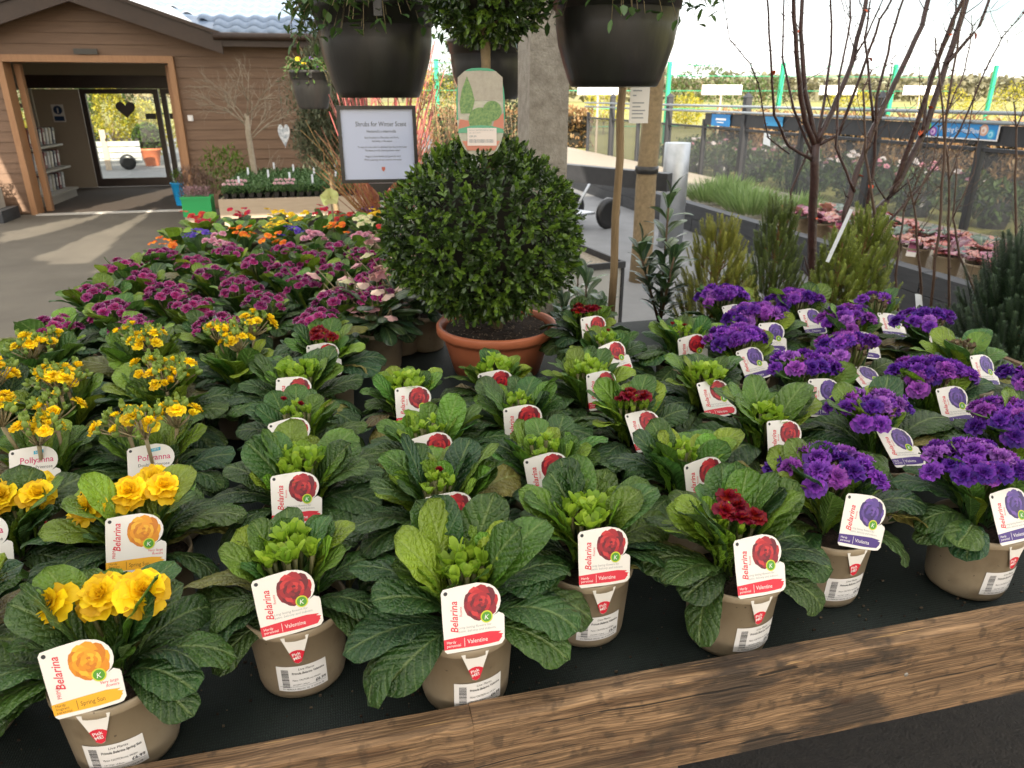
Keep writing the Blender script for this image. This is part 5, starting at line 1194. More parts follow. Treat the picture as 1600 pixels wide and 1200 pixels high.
# long white care strip
st = thing('plant_tag', 'long narrow white strip tag hanging in the dwarf conifers', 'tag', (1.69,2.2,1.17)); mb = MB(); mb.box(-.0075,.0075,0,.0008,-.095,.095); mb.obj('strip', M['card_back'], st, (0,0,0), (0,R(19),0))
for n_, lb, lc, rt_ in (('plant_tag', 'white curled care label at the foot of the bare stems', (2.16,2.3,.86), .5), ('plant_tag', 'small torn white tag on a bare twig', (2.09,2.75,.8), -.2), ('plant_tag', 'white paper cluster tied by the fence post', (3.4,5.5,1.3), .2)):
    o = thing(n_, lb, 'tag', lc); mb = MB(); big = .055 if 'curled' in lb else .024 if 'torn' in lb else .05; vs = []
    for i in range(9):
        a = i/8*1.6-.8; vs += [(big*math.sin(a)*1.1, -big*.35*math.cos(a), -big*1.1), (big*math.sin(a), -big*.35*math.cos(a), big*.8)]
    mb.add(vs, [(2*i,2*i+2,2*i+3,2*i+1) for i in range(8)], 0, None, True); mb.obj('paper', M['card_back'], o, (0,0,0), (R(-20),R(15),rt_))
# ---- laurel
LL = [leaf_mesh('leaf', .105, .034, 55-15*i, 10-15*i, 830+i, M['smooth_leaf'], petiole=.12, cup=-.2, wave=.02, quilt=.002) for i in range(3)]
def laurel(label, loc, h, n, seed, stems=3):
    t = thing('laurel', label, 'shrub', loc); rnd = random.Random(seed)
    for sidx in range(stems):
        a = sidx*2.1+.4; lean = .10*(sidx > 0); H = h*(1 if sidx == 0 else rnd.uniform(.5,.75)); mb = MB(); top = Vector((lean*math.cos(a), lean*math.sin(a), H)); mb.tube([(0,0,0), top*.5, top], [.006,.005,.003], 6); mb.obj('stem', mat('green_stem', (.1,.06,.03), None), t)
        for k in range(n*2):
            q = .1+.9*k/(2*n); p = top*q; inst('leaf', LL[k % 3], t, p, (0, rnd.uniform(-.5,.1)-.4*(k > 2*n-5), k*2.4), rnd.uniform(.75,1.1), rnd.choice([(.02,.055,.03), (.03,.07,.03), (.06,.12,.04)]))
laurel('upright glossy laurel between the stake and the conifers', (1.15,2.43,TZ), .48, 16, 1)
laurel('low dark laurel at the foot of the stake', (.92,2.62,.6), .36, 14, 2, 4)
laurel('dark laurel in front of the concrete post base', (.98,2.9,.45), .5, 14, 3, 4)

# ---- bare young trees at the right
M['red_bark'] = mat('dark_red_bark', (.022,.009,.008), (.062,.024,.02), 25, .35, bump=.4, bscale=70)
M['autumn'] = mat('autumn_leaf', (.6,.09,.02), None, rough=.5)
def bare_tree(label, base, stems, seed, m='red_bark', twn=5, leaves=0, name='bare_tree'):
    """stems: list of ([(px,py)...], plane w, r0, r1): each stem stands at its own distance"""
    rnd = random.Random(seed); t = thing(name, label, 'tree', base); B = Vector(base)
    for pts, w0, w1, r0, r1 in stems:
        n = len(pts); P3 = [at(x, y, w=w0+(w1-w0)*i/(n-1))-B for i, (x, y) in enumerate(pts)]
        fine = []
        for i in range(n-1):
            for k in range(4): fine.append(P3[i].lerp(P3[i+1], k/4)+Vector((noise.noise(P3[i]*7+Vector((k,0,0))), noise.noise(P3[i]*5+Vector((0,k,0))), 0))*.006)
        fine.append(P3[-1]); L = len(fine); mb = MB(); rr = [.78*(r0+(r1-r0)*i/(L-1)) for i in range(L)]; mb.tube(fine, rr, 8)
        for k in range(int(twn*L/12)):
            j = rnd.randint(L//5, L-1); a = rnd.random()*6.283; ln = rnd.uniform(.05,.26); d = Vector((math.cos(a)*.6, math.sin(a)*.35, rnd.uniform(.25,.9))).normalized(); p = fine[j]; e = p+d*ln
            tr_ = max(.0012, rr[j]*.22); mb.tube([p, p.lerp(e,.5)+Vector((0,0,-.012)), e], [tr_,tr_*.8,tr_*.5], 5)
            if ln > .15: q = p.lerp(e,.6); mb.tube([q, q+Vector((rnd.uniform(-.05,.05), 0, .06))], [.0012,.0008], 4)
        for k in range(L*2):
            j = rnd.randint(1, L-1); a = rnd.random()*6.283; d = Vector((math.cos(a), math.sin(a), .5)); mb.tube([fine[j]+d*rr[j]*.7, fine[j]+d*(rr[j]+.007)], [.0024,.0008], 4)
        mb.obj('stem', M[m], t)
    for k in range(leaves):
        pts, w0, w1, _, _ = stems[k % len(stems)]; i = rnd.randrange(len(pts)-1); f = rnd.random(); p = at(pts[i][0]*(1-f)+pts[i+1][0]*f, pts[i][1]*(1-f)+pts[i+1][1]*f, w=w0+(w1-w0)*(i+f)/(len(pts)-1))-B
        mb = MB(); small_leaf(mb, p, rvec(rnd), Vector((0,0,1)), .035, .022, 0, .3); mb.obj('leaf', M['autumn'], t)
    return t
g0 = at(1268, 560, w=3.1)
bare_tree('bare young tree with dark red trunk splitting into upright arms above the conifers', (g0.x, 3.1, 0), [
    ([(1268,640),(1268,460),(1270,350),(1274,225)], 3.1,3.1,.030,.026), ([(1274,230),(1258,190),(1246,110),(1240,0),(1238,-60)], 3.1,3.05,.018,.009), ([(1274,222),(1258,140),(1252,50),(1256,-60)], 3.1,3.15,.016,.01),
    ([(1276,222),(1300,175),(1330,100),(1350,20),(1365,-60)], 3.1,3.2,.018,.011), ([(1268,250),(1232,228),(1210,180),(1204,80),(1196,-40)], 3.1,3.0,.010,.005), ([(1276,228),(1310,210),(1345,120),(1375,30),(1410,-30)], 3.1,2.95,.011,.005),
    ([(1232,240),(1200,215),(1185,130),(1172,100),(1140,60),(1130,0)], 3.1,2.9,.005,.002), ([(1262,235),(1236,300),(1234,420),(1232,520)], 3.1,3.1,.007,.006), ([(1272,240),(1290,150),(1300,60),(1296,-40)], 3.1,3.2,.010,.005), ([(1272,250),(1240,170),(1222,90),(1226,-40)], 3.1,3.2,.009,.004), ([(1330,100),(1352,60),(1392,-30)], 3.15,3.1,.007,.004)], 5, leaves=6)
g1 = at(1326, 560, w=2.75)
bare_tree('bare young tree leaning right from behind the violet primroses', (g1.x, 2.75, 0), [
    ([(1322,600),(1328,440),(1350,355),(1395,300),(1440,215),(1480,100),(1510,0),(1525,-50)], 2.75,2.85,.026,.012), ([(1395,300),(1430,200),(1465,90),(1500,10),(1530,-60)], 2.8,2.65,.015,.008),
    ([(1330,430),(1320,340),(1335,280),(1362,205),(1398,130),(1440,40),(1462,-50)], 2.75,2.9,.019,.012), ([(1342,390),(1385,350),(1440,290),(1500,205),(1540,110),(1565,60)], 2.75,2.6,.009,.003), ([(1365,205),(1352,60),(1360,0)], 2.85,2.9,.008,.004), ([(1480,100),(1530,40),(1560,-40)], 2.8,2.85,.010,.006), ([(1565,60),(1600,20)], 2.6,2.6,.003,.002), ([(1350,355),(1366,250),(1372,150),(1392,60),(1420,-30)], 2.75,2.7,.010,.005), ([(1440,215),(1452,120),(1490,40),(1498,-40)], 2.8,2.9,.009,.004), ([(1335,300),(1306,230),(1312,120),(1330,30),(1326,-40)], 2.75,2.85,.008,.004)], 6, leaves=9)
M['brown_bark'] = mat('brown_twig_bark', (.05,.028,.02), (.11,.062,.042), 30, .55)
for i, (lb, st_) in enumerate((('thin upright bare sapling nearest the leaning tree', ([(1368,600),(1372,440),(1366,330),(1352,240),(1350,140),(1362,110)], 2.3)), ('forked bare sapling right of the leaning tree', ([(1452,600),(1455,470),(1470,330),(1478,180),(1500,40),(1512,-40)], 2.35)),
        ('slender bare sapling with pale buds', ([(1480,600),(1484,420),(1482,280),(1470,140),(1462,60)], 2.5)), ('bare sapling at far right rising past the banner', ([(1590,420),(1586,300),(1588,200),(1584,160)], 2.7)), ('crooked twig left of the white curled label', ([(1440,540),(1438,420),(1428,320),(1418,280)], 2.45)), ('bare twig before the black sleepers', ([(1408,560),(1400,430),(1412,330),(1420,300)], 2.6)), ('leaning thin twig crossing the sleeper wall', ([(1530,470),(1500,400),(1490,340),(1496,250)], 2.7)))):
    pts, w = st_; b = at(pts[0][0], pts[0][1], w=w); bare_tree(lb, (b.x, w, 0), [([(pts[0][0]-4, 900)]+pts if False else pts, w, w+.05, .0085, .0035), (pts[len(pts)//2:][:1]+[(pts[len(pts)//2][0]+30, pts[len(pts)//2][1]-70), (pts[len(pts)//2][0]+42, pts[len(pts)//2][1]-140)], w, w, .004, .002)], 20+i, 'brown_bark', 6, name='sapling')

# ================================================================== BEHIND AND AROUND
def leaf_cloud(mb, fn, n, rnd, L, W, m=0, up=.3):
    for k in range(n):
        p = fn(rnd); small_leaf(mb, p, (rvec(rnd)+Vector((0,0,up))).normalized(), Vector((.1,.2,1)), L*rnd.uniform(.7,1.25), W*rnd.uniform(.75,1.2), m)
def in_ball(c, r, ragged=.3):
    def f(rnd):
        d = rvec(rnd); q = r*(1-abs(rnd.gauss(0,.22)))*(1+ragged*noise.noise(d*2.3+Vector(c))); return Vector(c)+Vector((d.x*q, d.y*q, d.z*q))
    return f
# olive standard and the bare hazel by the shop wall
M['olive'] = island_mat('olive_leaf', [(.09,.11,.06), (.15,.17,.1), (.2,.22,.14), (.07,.09,.05)], .5, .15)
M['evergreen'] = island_mat('evergreen_leaf', [(.02,.035,.015), (.04,.06,.025), (.055,.08,.03)], .45, .12)
ol = thing('olive_tree', 'grey-green olive standard before the shop wall', 'tree', (-.02,8.0,0))
mb = MB(); mb.tube([(0,0,0),(.03,0,.5),(.0,0,.9),(.02,0,1.4),(0,0,1.8)], [.035,.03,.028,.02,.01], 8); rnd = random.Random(2)
for k in range(14): a = k*2.4; mb.tube([(.01,0,1.05+.05*k), (.3*math.cos(a), .3*math.sin(a), 1.5+.06*k)], [.01,.003], 5)
mb.obj('trunk', M['bark'], ol); mb = MB()
for c, r in (((.0,0,1.6),.36), ((.06,0,1.9),.24), ((.1,0,1.3),.34), ((-.08,0,1.15),.26)): leaf_cloud(mb, in_ball(c, r, .5), 1500, rnd, .065, .013, 0, .9)
leaf_cloud(mb, in_ball((.05,.1,1.25), .36, .4), 1500, rnd, .06, .022, 1, .2)
stuff(mb.obj('crown', [M['olive'], M['evergreen']], ol))
hz = thing('hazel_tree', 'pale-barked bare twiggy tree against the timber wall', 'tree', (-1.06,11.0,0))
M['pale_twig'] = mat('pale_twig', (.25,.2,.14), (.4,.34,.26), 20, .8); rnd = random.Random(4); mb = MB(); mb.tube([(0,0,0),(.01,0,.6),(-.01,0,1.15),(.0,0,1.4)], [.045,.042,.038,.03], 8)
def fork(p, d, L, r, lev):
    e = p+d*L; m_ = p.lerp(e,.5)+rvec(rnd)*L*.08; mb.tube([p, m_, e], [r,r*.85,r*.65], 5 if lev < 3 else 4)
    if lev < 5:
        for k in range(3 if lev < 4 else 2): fork(p.lerp(e, rnd.uniform(.55,1)), (d+rvec(rnd)*.75+Vector((0,0,.12))).normalized(), L*rnd.uniform(.58,.8), r*.58, lev+1)
for k in range(9): a = k*.7; fork(Vector((0,0,1.05+.04*k)), Vector((math.cos(a)*.9, math.sin(a)*.5, .75)).normalized(), .36, .0085, 1)
for k in range(5): a = k*1.3; fork(Vector((0,0,.25)), Vector((math.cos(a)*.9, math.sin(a)*.5, .7)).normalized(), .4, .005, 3)
mb.obj('trunk', M['pale_twig'], hz)
hp = thing('heart_ornament', 'white mottled heart ornament hanging beside the olive', 'ornament', (-.42,7.7,1.28)); mb = MB(); pts = [(.0055*16*math.sin(2*math.pi*k/24)**3*.62, .0075*(13*math.cos(2*math.pi*k/24)-5*math.cos(4*math.pi*k/24)-2*math.cos(6*math.pi*k/24)-math.cos(8*math.pi*k/24))) for k in range(24)]
mb.poly(pts, 0, 0, Matrix.Rotation(R(90),4,'X'), .02); mb.obj('heart', mat('mottled_white', (.25,.3,.36), (.7,.72,.75), 35, .3, contrast=.12), hp); mb = MB(); mb.tube([(0,0,.08),(0,0,.5)], .002, 4); mb.obj('cord', M['black_pot'], hp)
# tray bench with plug plants
M['pale_wood'] = mat('pale_board', (.42,.33,.24), (.52,.42,.31), 4, .7, stretch=(1,6,10))
tb = thing('tray_bench', 'low pale timber bench of bedding trays by the shop wall', 'bench', (-.5,9.2,0))
mb = MB(); mb.box(-.82,1.25,0,.03,.28,.5); mb.obj('front_board', M['pale_wood'], tb); mb = MB(); mb.box(-.82,1.25,.031,2.5,.46,.485); mb.obj('deck', M['pale_wood'], tb)
for x in (-.75, 1.15):
    mb = MB(); mb.box(x-.04,x+.04,.05,.13,0,.459); mb.obj('leg', M['pale_wood'], tb)
    mb = MB(); mb.box(x-.04,x+.04,2.3,2.38,0,.459); mb.obj('leg', M['pale_wood'], tb)
M['bedding'] = island_mat('bedding_leaf', [(.05,.12,.03), (.1,.18,.06), (.13,.22,.09), (.06,.14,.05)], .5, .25)
trm = MB(); trm.box(-.135,.135,-.18,.18,0,.012)
for i in range(3):
    for j in range(4): trm.lathe([(.03,.012),(.042,.07),(.038,.07),(.036,.03)], 4, 0, Matrix.Translation((-.09+i*.09,-.135+j*.09,0))@Matrix.Rotation(R(45),4,'Z'), smooth=False, cap=False)
TRAY = trm.mesh('plug_tray', M['black_pot']); tf = []
for sd in range(3):
    rnd = random.Random(50+sd); mb = MB()
    for i in range(3):
        for j in range(4): leaf_cloud(mb, in_ball((-.09+i*.09,-.135+j*.09,.10), .05, .3), 42, rnd, .042, .022, 0, .7)
    tf.append(mb.mesh('foliage', M['bedding']))
for r in range(6):
    for c in range(7):
        t = thing('plug_tray', 'black bedding tray on low pale bench, %s row from front, %s from left' % (ORD[r], ORD[c]), 'plant tray', (-1.15+c*.285, 9.44+r*.385, .486), 0, 'bedding trays on the low bench'); inst('tray', TRAY, t); stuff(inst('foliage', tf[(r+c) % 3], t))
        if r < 2 and c in (0, 2, 5):
            for q in range(5): inst('flower', FL['mid'][q % 3], t, (-.1+q*.05, -.12+.03*(q % 2), .17), (.6,0,0), .026, (.75,.5,.55))
        if (r+c) % 3 == 0:
            mb = MB(); mb.box(-.012,.012,0,.001,.1,.25); mb.obj('tag', M['card_back'], t, (.05,.02,0), (R(-12),0,0))
cr_ = thing('green_crate', 'bright green crate of heather beside the entrance', 'crate', (-1.58,9.45,.0)); mb = MB()
mb.box(-.16,.16,-.15,-.135,.30,.52); mb.box(-.16,.16,.135,.15,.30,.52); mb.box(-.16,-.145,-.134,.134,.30,.52); mb.box(.145,.16,-.134,.134,.30,.52); mb.box(-.145,.145,-.134,.134,.30,.315); mb.box(-.17,.17,-.16,-.151,.5,.53); mb.obj('crate', mat('green_plastic', (.01,.33,.09), None, rough=.4), cr_); mb = MB(); mb.box(-.15,.15,-.13,.13,0,.299); mb.obj('stand', M['pale_wood'], cr_)
M['heather'] = island_mat('heather', [(.35,.16,.22), (.5,.3,.36), (.12,.12,.06), (.25,.12,.16)], .7, .1); M['dead'] = island_mat('brown_heather', [(.1,.06,.05), (.18,.11,.09), (.14,.1,.06)], .8, .1); rnd = random.Random(9); mb = MB()
leaf_cloud(mb, lambda r_: Vector((r_.uniform(-.14,.14), r_.uniform(-.12,.12), .5+r_.random()*.12)), 900, rnd, .03, .006, 0, 1.2); stuff(mb.obj('heather', M['heather'], cr_))
hs_ = thing('heather_pot', 'pot of brown heather at the right door jamb', 'potted plant', (-1.75,10.6,0)); mb = MB(); mb.lathe([(.12,0),(.16,.35),(.15,.35),(.14,.3)], 20, cap=False); mb.obj('pot', M['terracotta'], hs_); mb = MB(); leaf_cloud(mb, in_ball((0,0,.5),.24,.4), 1500, rnd, .06, .009, 0, 1.0); stuff(mb.obj('foliage', M['dead'], hs_))
sh_ = thing('evergreen_pot', 'small loose evergreen in front of the timber wall', 'potted plant', (-1.45,11.3,0)); mb = MB(); mb.lathe([(.12,0),(.16,.3),(.15,.3),(.14,.25)], 20, cap=False); mb.obj('pot', M['black_pot'], sh_); mb = MB(); leaf_cloud(mb, in_ball((0,0,.62),.32,.6), 700, rnd, .08, .022, 0, .8); stuff(mb.obj('foliage', M['box_new'], sh_))
bk = thing('blue_bucket', 'bright blue bucket just inside the right jamb', 'bucket', (-2.36,12.75,.004)); mb = MB(); mb.lathe([(.10,0),(.14,.33),(.15,.335),(.15,.35),(.135,.35),(.10,.03)], 24, cap=False); mb.obj('bucket', mat('blue_plastic', (.02,.35,.75), None, rough=.35), bk); mb = MB(); leaf_cloud(mb, in_ball((0,0,.42),.12,.4), 160, rnd, .06, .02); stuff(mb.obj('flowers', M['box_new'], bk))
# lobby shelving with boxed goods, left of the door
shf = thing('shelf_unit', 'pale three-tier shelf unit inside the entrance', 'shelving', (-4.75,13.7,.004))
for i, z in enumerate((.12, .48, .84)):
    mb = MB(); mb.box(-.28,.42-.05*i,-.7,.75,z,z+.03); mb.obj('shelf', M['white_frame'], shf)
mb = MB(); mb.box(-.32,-.285,-.7,.75,0,1.3); mb.obj('back_board', M['white_frame'], shf); mb = MB(); mb.box(-.28,.38,-.7,.75,0,.119); mb.obj('plinth', M['white_frame'], shf)
gm = [mat('boxed_goods', c, None, rough=.4) for c in ((.5,.5,.52), (.2,.03,.03), (.1,.1,.12), (.6,.55,.45))]
rnd = random.Random(12)
for i, z in enumerate((.151, .511, .871)):
    for k in range(9):
        o = thing('boxed_good', '%s box leaning on the %s shelf, %s from the entrance' % (('pale grey', 'dark red', 'black', 'cream')[(k*3+i) % 4], ('lowest', 'middle', 'top')[i], ORD[k]), 'box', (-4.75+.12, 13.08+k*.155, z+.004+.005), 0, 'boxed goods on the lobby shelves'); mb = MB(); mb.box(-.12,.12,-.045,.045,0,.26); mb.obj('carton', gm[(k*3+i) % 4], o, (0,0,.0), (R(-14),0,0)); mb = MB(); mb.box(.1205,.1215,-.03,.03,.06,.2); mb.obj('print', M['card'], o, (0,0,0), (R(-14),0,0))
pln = thing('trough_planter', 'pale trough planter against the sunlit wall left of the door', 'planter', (-5.05,11.7,0)); mb = MB(); mb.box(-.5,.5,-.2,.2,.16,.42); mb.obj('trough', M['white_frame'], pln); mb = MB(); mb.box(-.6,.62,-.3,.3,0,.159); mb.obj('plinth', M['sleeper'], pln); mb = MB(); leaf_cloud(mb, lambda r_: Vector((r_.uniform(-.48,.48), r_.uniform(-.18,.18), .45+r_.random()*.2)), 500, rnd, .1, .02, 0, .9); stuff(mb.obj('foliage', M['dead'], pln))

# beyond the glass doors: sunlit yard
M['gold'] = island_mat('golden_leaf', [(.4,.36,.03), (.55,.46,.05), (.3,.33,.04), (.6,.5,.1)], .5, .35)
M['midgreen'] = island_mat('mid_green_leaf', [(.06,.11,.03), (.1,.16,.04), (.05,.09,.03)], .5, .2)
M['beech'] = island_mat('beech_leaf', [(.35,.2,.09), (.45,.29,.14), (.28,.15,.07), (.4,.3,.16)], .6, .25)
def bush(label, loc, r, h, m, n, seed, L=.09, W=.05, name='shrub', pot=None):
    t = thing(name, label, 'shrub', loc); rnd = random.Random(seed); mb = MB(); mb.tube([(0,0,0),(0,0,h*.7)], [.03,.01], 6)
    for k in range(6): a = k*1.05; mb.tube([(0,0,h*.2),(r*.6*math.cos(a), r*.6*math.sin(a), h*.75)], [.014,.005], 4)
    mb.obj('trunk', M['bark'], t); mb = MB()
    def f(rn):
        d = rvec(rn); q = 1-abs(rn.gauss(0,.2)); q *= 1+.3*noise.noise(d*2.4+Vector((seed,0,0))); z = h*.55+d.z*q*h*.48; return Vector((d.x*q*r*(1.15-.45*z/h), d.y*q*r*(1.15-.45*z/h), z))
    leaf_cloud(mb, f, n, rnd, L, W, 0, .4); stuff(mb.obj('crown', m, t))
    if pot: mb = MB(); mb.lathe([(.16,0),(.22,.34),(.2,.34),(.19,.3)], 20, cap=False); mb.obj('pot', pot, t)
    return t
for i, (x, y, r, h, m, lb) in enumerate(((-5.35,21.5,.5,1.9,'gold','golden shrub outside, left in the first glass door'), (-6.1,22.5,.3,2.3,'midgreen','narrow green conifer outside, left in the first glass door'), (-4.7,22.2,.55,1.5,'gold','golden shrub outside, centre of the first glass door'), (-3.5,21.0,.4,1.6,'gold','golden shrub outside the narrow glass door'), (-7.6,21.0,.6,1.6,'gold','golden shrub seen through the lobby window'), (-5.6,26,.9,3.0,'midgreen','broad green tree far behind the glass doors'), (-3.6,27,1.3,3.6,'gold','yellow-green tree far behind the glass doors'), (-8,26,1.4,3.4,'midgreen','green tree far behind the lobby window'))):
    bush(lb, (x,y,0), r, h, M[m], 1500, 200+i)
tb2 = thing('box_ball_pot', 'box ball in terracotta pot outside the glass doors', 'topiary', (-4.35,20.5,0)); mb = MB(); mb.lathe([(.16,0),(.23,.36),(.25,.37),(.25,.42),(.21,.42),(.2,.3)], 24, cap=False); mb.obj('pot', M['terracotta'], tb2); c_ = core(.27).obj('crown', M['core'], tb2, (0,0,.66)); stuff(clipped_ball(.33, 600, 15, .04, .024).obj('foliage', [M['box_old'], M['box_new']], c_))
ct = thing('slatted_cart', 'grey slatted cart with a black wheel outside the glass doors', 'cart', (-5.1,19.5,0)); 
for k in range(4):
    mb = MB(); mb.box(-.7,.75,-.02,.02,.14+k*.13,.25+k*.13); mb.obj('slat', mat('grey_wood', (.4,.4,.38), (.5,.5,.48), 6, .8), ct)
for x in (-.55, .0):
    mb = MB(); mb.box(x-.06,x+.06,-.045,-.021,0,.9); mb.obj('upright', M['pale_wood'], ct)
mb = MB(); mb.lathe([(.08,-.03),(.17,-.035),(.18,0),(.17,.035),(.08,.03)], 22, 0, Matrix.Translation((.45,-.1,.18))@Matrix.Rotation(R(90),4,'X')); mb.obj('wheel', M['black_pot'], ct)
wy = MB(); wy.add([(-20,17,.004),(1,17,.004),(1,34,.004),(-20,34,.004)], [(0,1,2,3)]); struct(wy.obj('rear_yard', M['paving']))

# ---- right: bed plants, heucheras, and the nursery rows beyond the fence
M['lav'] = island_mat('lavender_leaf', [(.2,.3,.1), (.3,.42,.15), (.16,.25,.09), (.36,.46,.2)], .6, .25)
for i, (y, x, r) in enumerate(((9.6,5.15,.36), (9.0,5.3,.4), (8.4,5.1,.36), (7.9,5.35,.34), (9.9,5.6,.3))):
    t = thing('lavender_clump', 'soft green spiky clump in the gravel bed, %s from the far end' % ORD[[1,2,3,4,0][i]], 'plant', (x,y,.22), 0, 'green clumps in the gravel bed'); rnd = random.Random(310+i); mb = MB()
    for k in range(420):
        a = rnd.random()*6.283; q = math.sqrt(rnd.random())*r; b = Vector((q*math.cos(a)*.7, q*math.sin(a)*.7, .01)); small_leaf(mb, b, Vector((math.cos(a)*q*1.4, math.sin(a)*q*1.4, .35+.2*rnd.random())), Vector((.3,.1,1)), rnd.uniform(.2,.42), .016, 0, .2)
    stuff(mb.obj('foliage', M['lav'], t))
M['heuch'] = island_mat('heuchera_leaf', [(.35,.12,.1), (.5,.22,.17), (.2,.07,.1), (.12,.16,.12), (.4,.15,.2)], .45, .25)
LH = [leaf_mesh('leaf', .18, .14, 62, 0-15*i, 850+i, M['smooth_leaf'], petiole=.35, cup=-.1, wave=.1) for i in range(3)]
k = 0
for y in (4.3, 4.62, 4.95, 5.3, 5.62, 5.95, 6.3, 6.65, 7.0):
    for x in (4.86, 5.28):
        t = thing('heuchera_pot', 'taupe pot of coppery heuchera on gravel, %s along the sleeper wall, %s row' % (ORD[k//2], ('front', 'rear')[k % 2]), 'potted plant', (x, y+.1*(k % 2), .221), 0, 'heuchera pots'); rnd = random.Random(600+k)
        inst('pot', POT, t, scale=1.5); inst('compost', SOIL, t, scale=1.5)
        for q in range(14): inst('leaf', LH[q % 3], t, (0,0,.17), (0, rnd.uniform(-.2,.35), q*2.4), rnd.uniform(.85,1.25), rnd.choice([(.4,.13,.1), (.5,.22,.18), (.2,.06,.09), (.09,.13,.1), (.42,.14,.2)]))
        if k % 3: k += 1; continue
        mb = MB(); mb.box(-.04,.04,0,.001,.0,.15); tgo = mb.obj('tag', M['card'], t, (-.1,-.06,.12), (R(-14),0,R(-60))); mb = MB(); mb.box(-.035,.035,-.001,-.0005,.04,.145); mb.obj('tag_picture', mat('pink_print', (.55,.12,.25), (.35,.08,.2), 60, .4), tgo)
        k += 1
rnd = random.Random(44)
for r, (x, m, h) in enumerate(((8.2,'midgreen',.5), (9.3,'midgreen',.6), (10.8,'beech',.9))):
    for c in range(13):
        y = 4.5+c*1.15+rnd.uniform(-.2,.2)
        t = bush('%s potted shrub beyond the netted fence, %s row, %s from the near end' % (('low', 'flowering', 'brown-leaved')[r], ORD[r], ORD[c] if c < 12 else 'last'), (x+rnd.uniform(-.2,.2), y, 0), .42, h*rnd.uniform(.85,1.3), M[m], 420, 700+r*20+c, .1, .05, 'nursery_shrub', M['black_pot']); t['group'] = 'nursery shrubs beyond the fence'
        if r == 1:
            for q in range(10): inst('flower', FL['mid'][q % 3], t, (rnd.uniform(-.35,.35), rnd.uniform(-.35,.35), h*rnd.uniform(.7,1.1)), (rnd.uniform(0,.8),0,0), .06, rnd.choice([(.8,.75,.75), (.75,.4,.5)]))
def hedge(name, label, x0, x1, y0, y1, h, m, n, seed, L=.14, W=.08):
    rnd = random.Random(seed); t = thing(name, label, 'hedge', ((x0+x1)/2, (y0+y1)/2, 0)); mb = MB(); ox, oy = (x0+x1)/2, (y0+y1)/2
    leaf_cloud(mb, lambda r_: Vector((r_.uniform(x0,x1)-ox, r_.uniform(y0,y1)-oy, h*r_.random()**.8*(1+.12*noise.noise(Vector((r_.random()*9,0,0)))))), n, rnd, L, W); stuff(mb.obj('foliage', m, t))
    mb = MB(); mb.box(x0-ox+.2,x1-ox-.2,y0-oy+.2,y1-oy-.2,0,h*.8); mb.obj('inner_branches', M['core'], t)
hedge('beech_hedge', 'coppery beech hedge across the end of the sales area', 3.2, 8.5, 24, 25.0, 1.25, M['beech'], 5000, 1)
hedge('beech_hedge', 'long coppery beech hedge behind the nursery rows', 12.5, 13.3, 6, 24, 1.15, M['beech'], 9000, 2)
for i, (px, w, r, h, m, lb) in enumerate(((945,33,1.0,2.2,'gold','bright yellow shrub seen under the right hanging pot'), (1075,38,1.0,1.7,'gold','yellow shrub between the green posts'), (1180,60,3.0,3.4,'midgreen','olive-green tree left of the bare trunk, far off'), (1095,95,5,5.5,'midgreen','broad far tree behind the white board'), (1480,36,1.6,2.1,'gold','yellow bush over the fence near the banner'), (1590,30,1.6,2.1,'gold','yellow bush over the fence at far right'), (1330,45,1.8,2.0,'gold','yellow bush far behind the leaning tree'), (700,20,.7,2.4,'midgreen','dark shrub left of the concrete post'), (675,28,1.2,2.4,'gold','yellow shrub between notice and topiary'), (805,16,.6,1.7,'evergreen','dark conifer between topiary label and post'))):
    g = at(px, 150, w=w); bush(lb, (g.x, w, 0), r, h, M[m], 1100, 260+i, .05*max(1.4, w/14), .03*max(1.4, w/14))
gp_m = mat('green_post_paint', (.02,.38,.2), None, rough=.4)
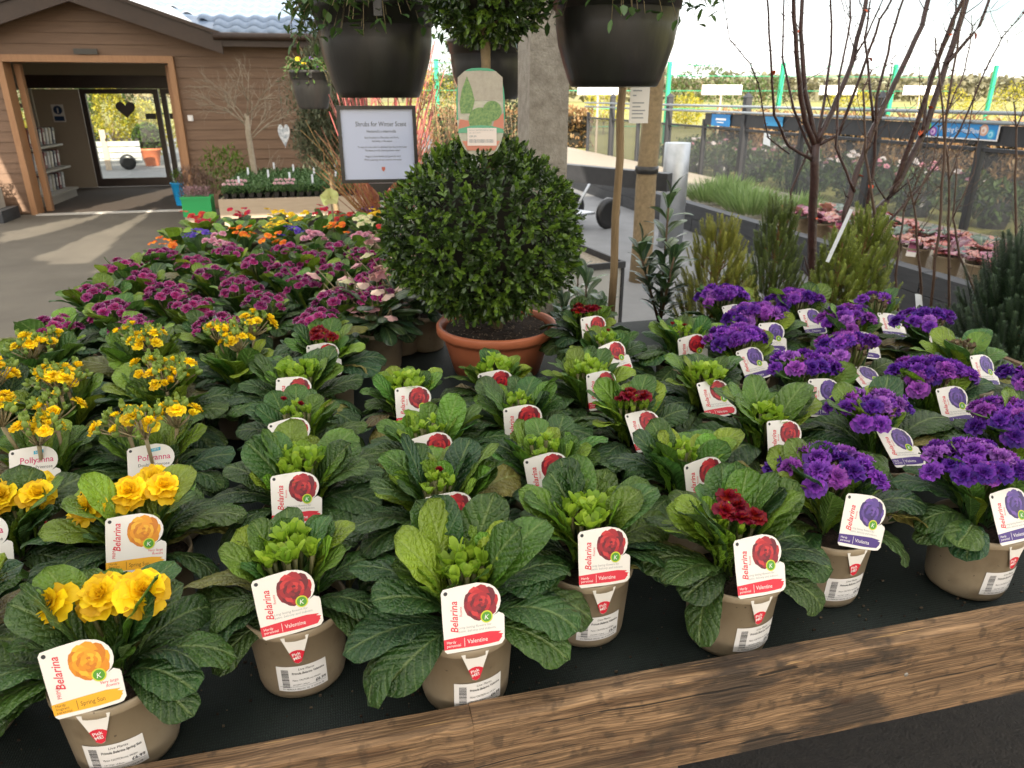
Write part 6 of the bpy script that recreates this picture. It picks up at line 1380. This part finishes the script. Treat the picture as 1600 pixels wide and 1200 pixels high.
for i, (px, lb) in enumerate(((1043,'bright green fence post nearest the right hanging pot'), (1218,'bright green fence post left of the bare red trunk'), (1392,'bright green fence post behind the leaning tree'), (1547,'bright green fence post above the banner'), (683,'bright green fence post beside the topiary label'))):
    g = at(px, 150, w=26); t = thing('green_post', lb, 'post', (g.x,26,0), 0, 'green boundary posts'); mb = MB(); mb.box(-.065,.065,-.06,.06,0,2.75); mb.obj('post', gp_m, t)
wf_ = thing('wire_fence', 'fine green wire boundary fence strung between green posts', 'fence', (10,26.2,0)); mb = MB()
for z in (.6, 1.2, 1.8, 2.3, 2.65): mb.tube([(-9,0,z),(14,0,z)], .012, 4)
mb.obj('wire', gp_m, wf_)
for i, (px, lb) in enumerate(((935,'blank white bed sign below the right hanging pot'), (1128,'blank white bed sign left of the bare trunk'), (1310,'blank white bed sign between the bare trees'), (1440,'blank white bed sign above the far fence'))):
    g = at(px, 140, w=22); t = thing('bed_sign', lb, 'sign', (g.x,22,0), R(-10), 'white bed signs'); mb = MB(); mb.box(-.62,.62,-.02,.02,1.66,1.94); mb.obj('board', M['white_ink'], t); mb = MB(); mb.box(-.03,.03,.021,.06,0,1.7); mb.obj('pole', M['pale_wood'], t)
rnd = random.Random(90); mb = MB()
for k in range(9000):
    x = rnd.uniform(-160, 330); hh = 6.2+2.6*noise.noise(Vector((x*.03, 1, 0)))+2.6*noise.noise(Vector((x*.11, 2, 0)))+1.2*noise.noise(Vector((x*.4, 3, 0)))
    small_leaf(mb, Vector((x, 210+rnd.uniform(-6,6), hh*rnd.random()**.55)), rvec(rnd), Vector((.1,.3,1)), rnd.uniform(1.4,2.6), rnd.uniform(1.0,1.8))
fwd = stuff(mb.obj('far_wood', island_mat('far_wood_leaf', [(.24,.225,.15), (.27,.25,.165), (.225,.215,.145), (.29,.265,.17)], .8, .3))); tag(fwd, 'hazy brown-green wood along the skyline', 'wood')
rnd = random.Random(33); mb = MB()
for k in range(480):
    x, y = rnd.uniform(-.6,1.4), .765+abs(rnd.gauss(0,.25)); q = rnd.uniform(.0004,.0013)*(1 if rnd.random() < .93 else 2); mb.box(x-q, x+q*rnd.uniform(1,3), y-q, y+q, TZ+.0005, TZ+.002+q, rnd.randrange(2), None)
cb = stuff(mb.obj('compost_crumbs', [M['soil'], mat('pale_chip', (.1,.075,.05), None)])); tag(cb, 'crumbs of compost scattered on the dark bench fabric', 'crumbs')
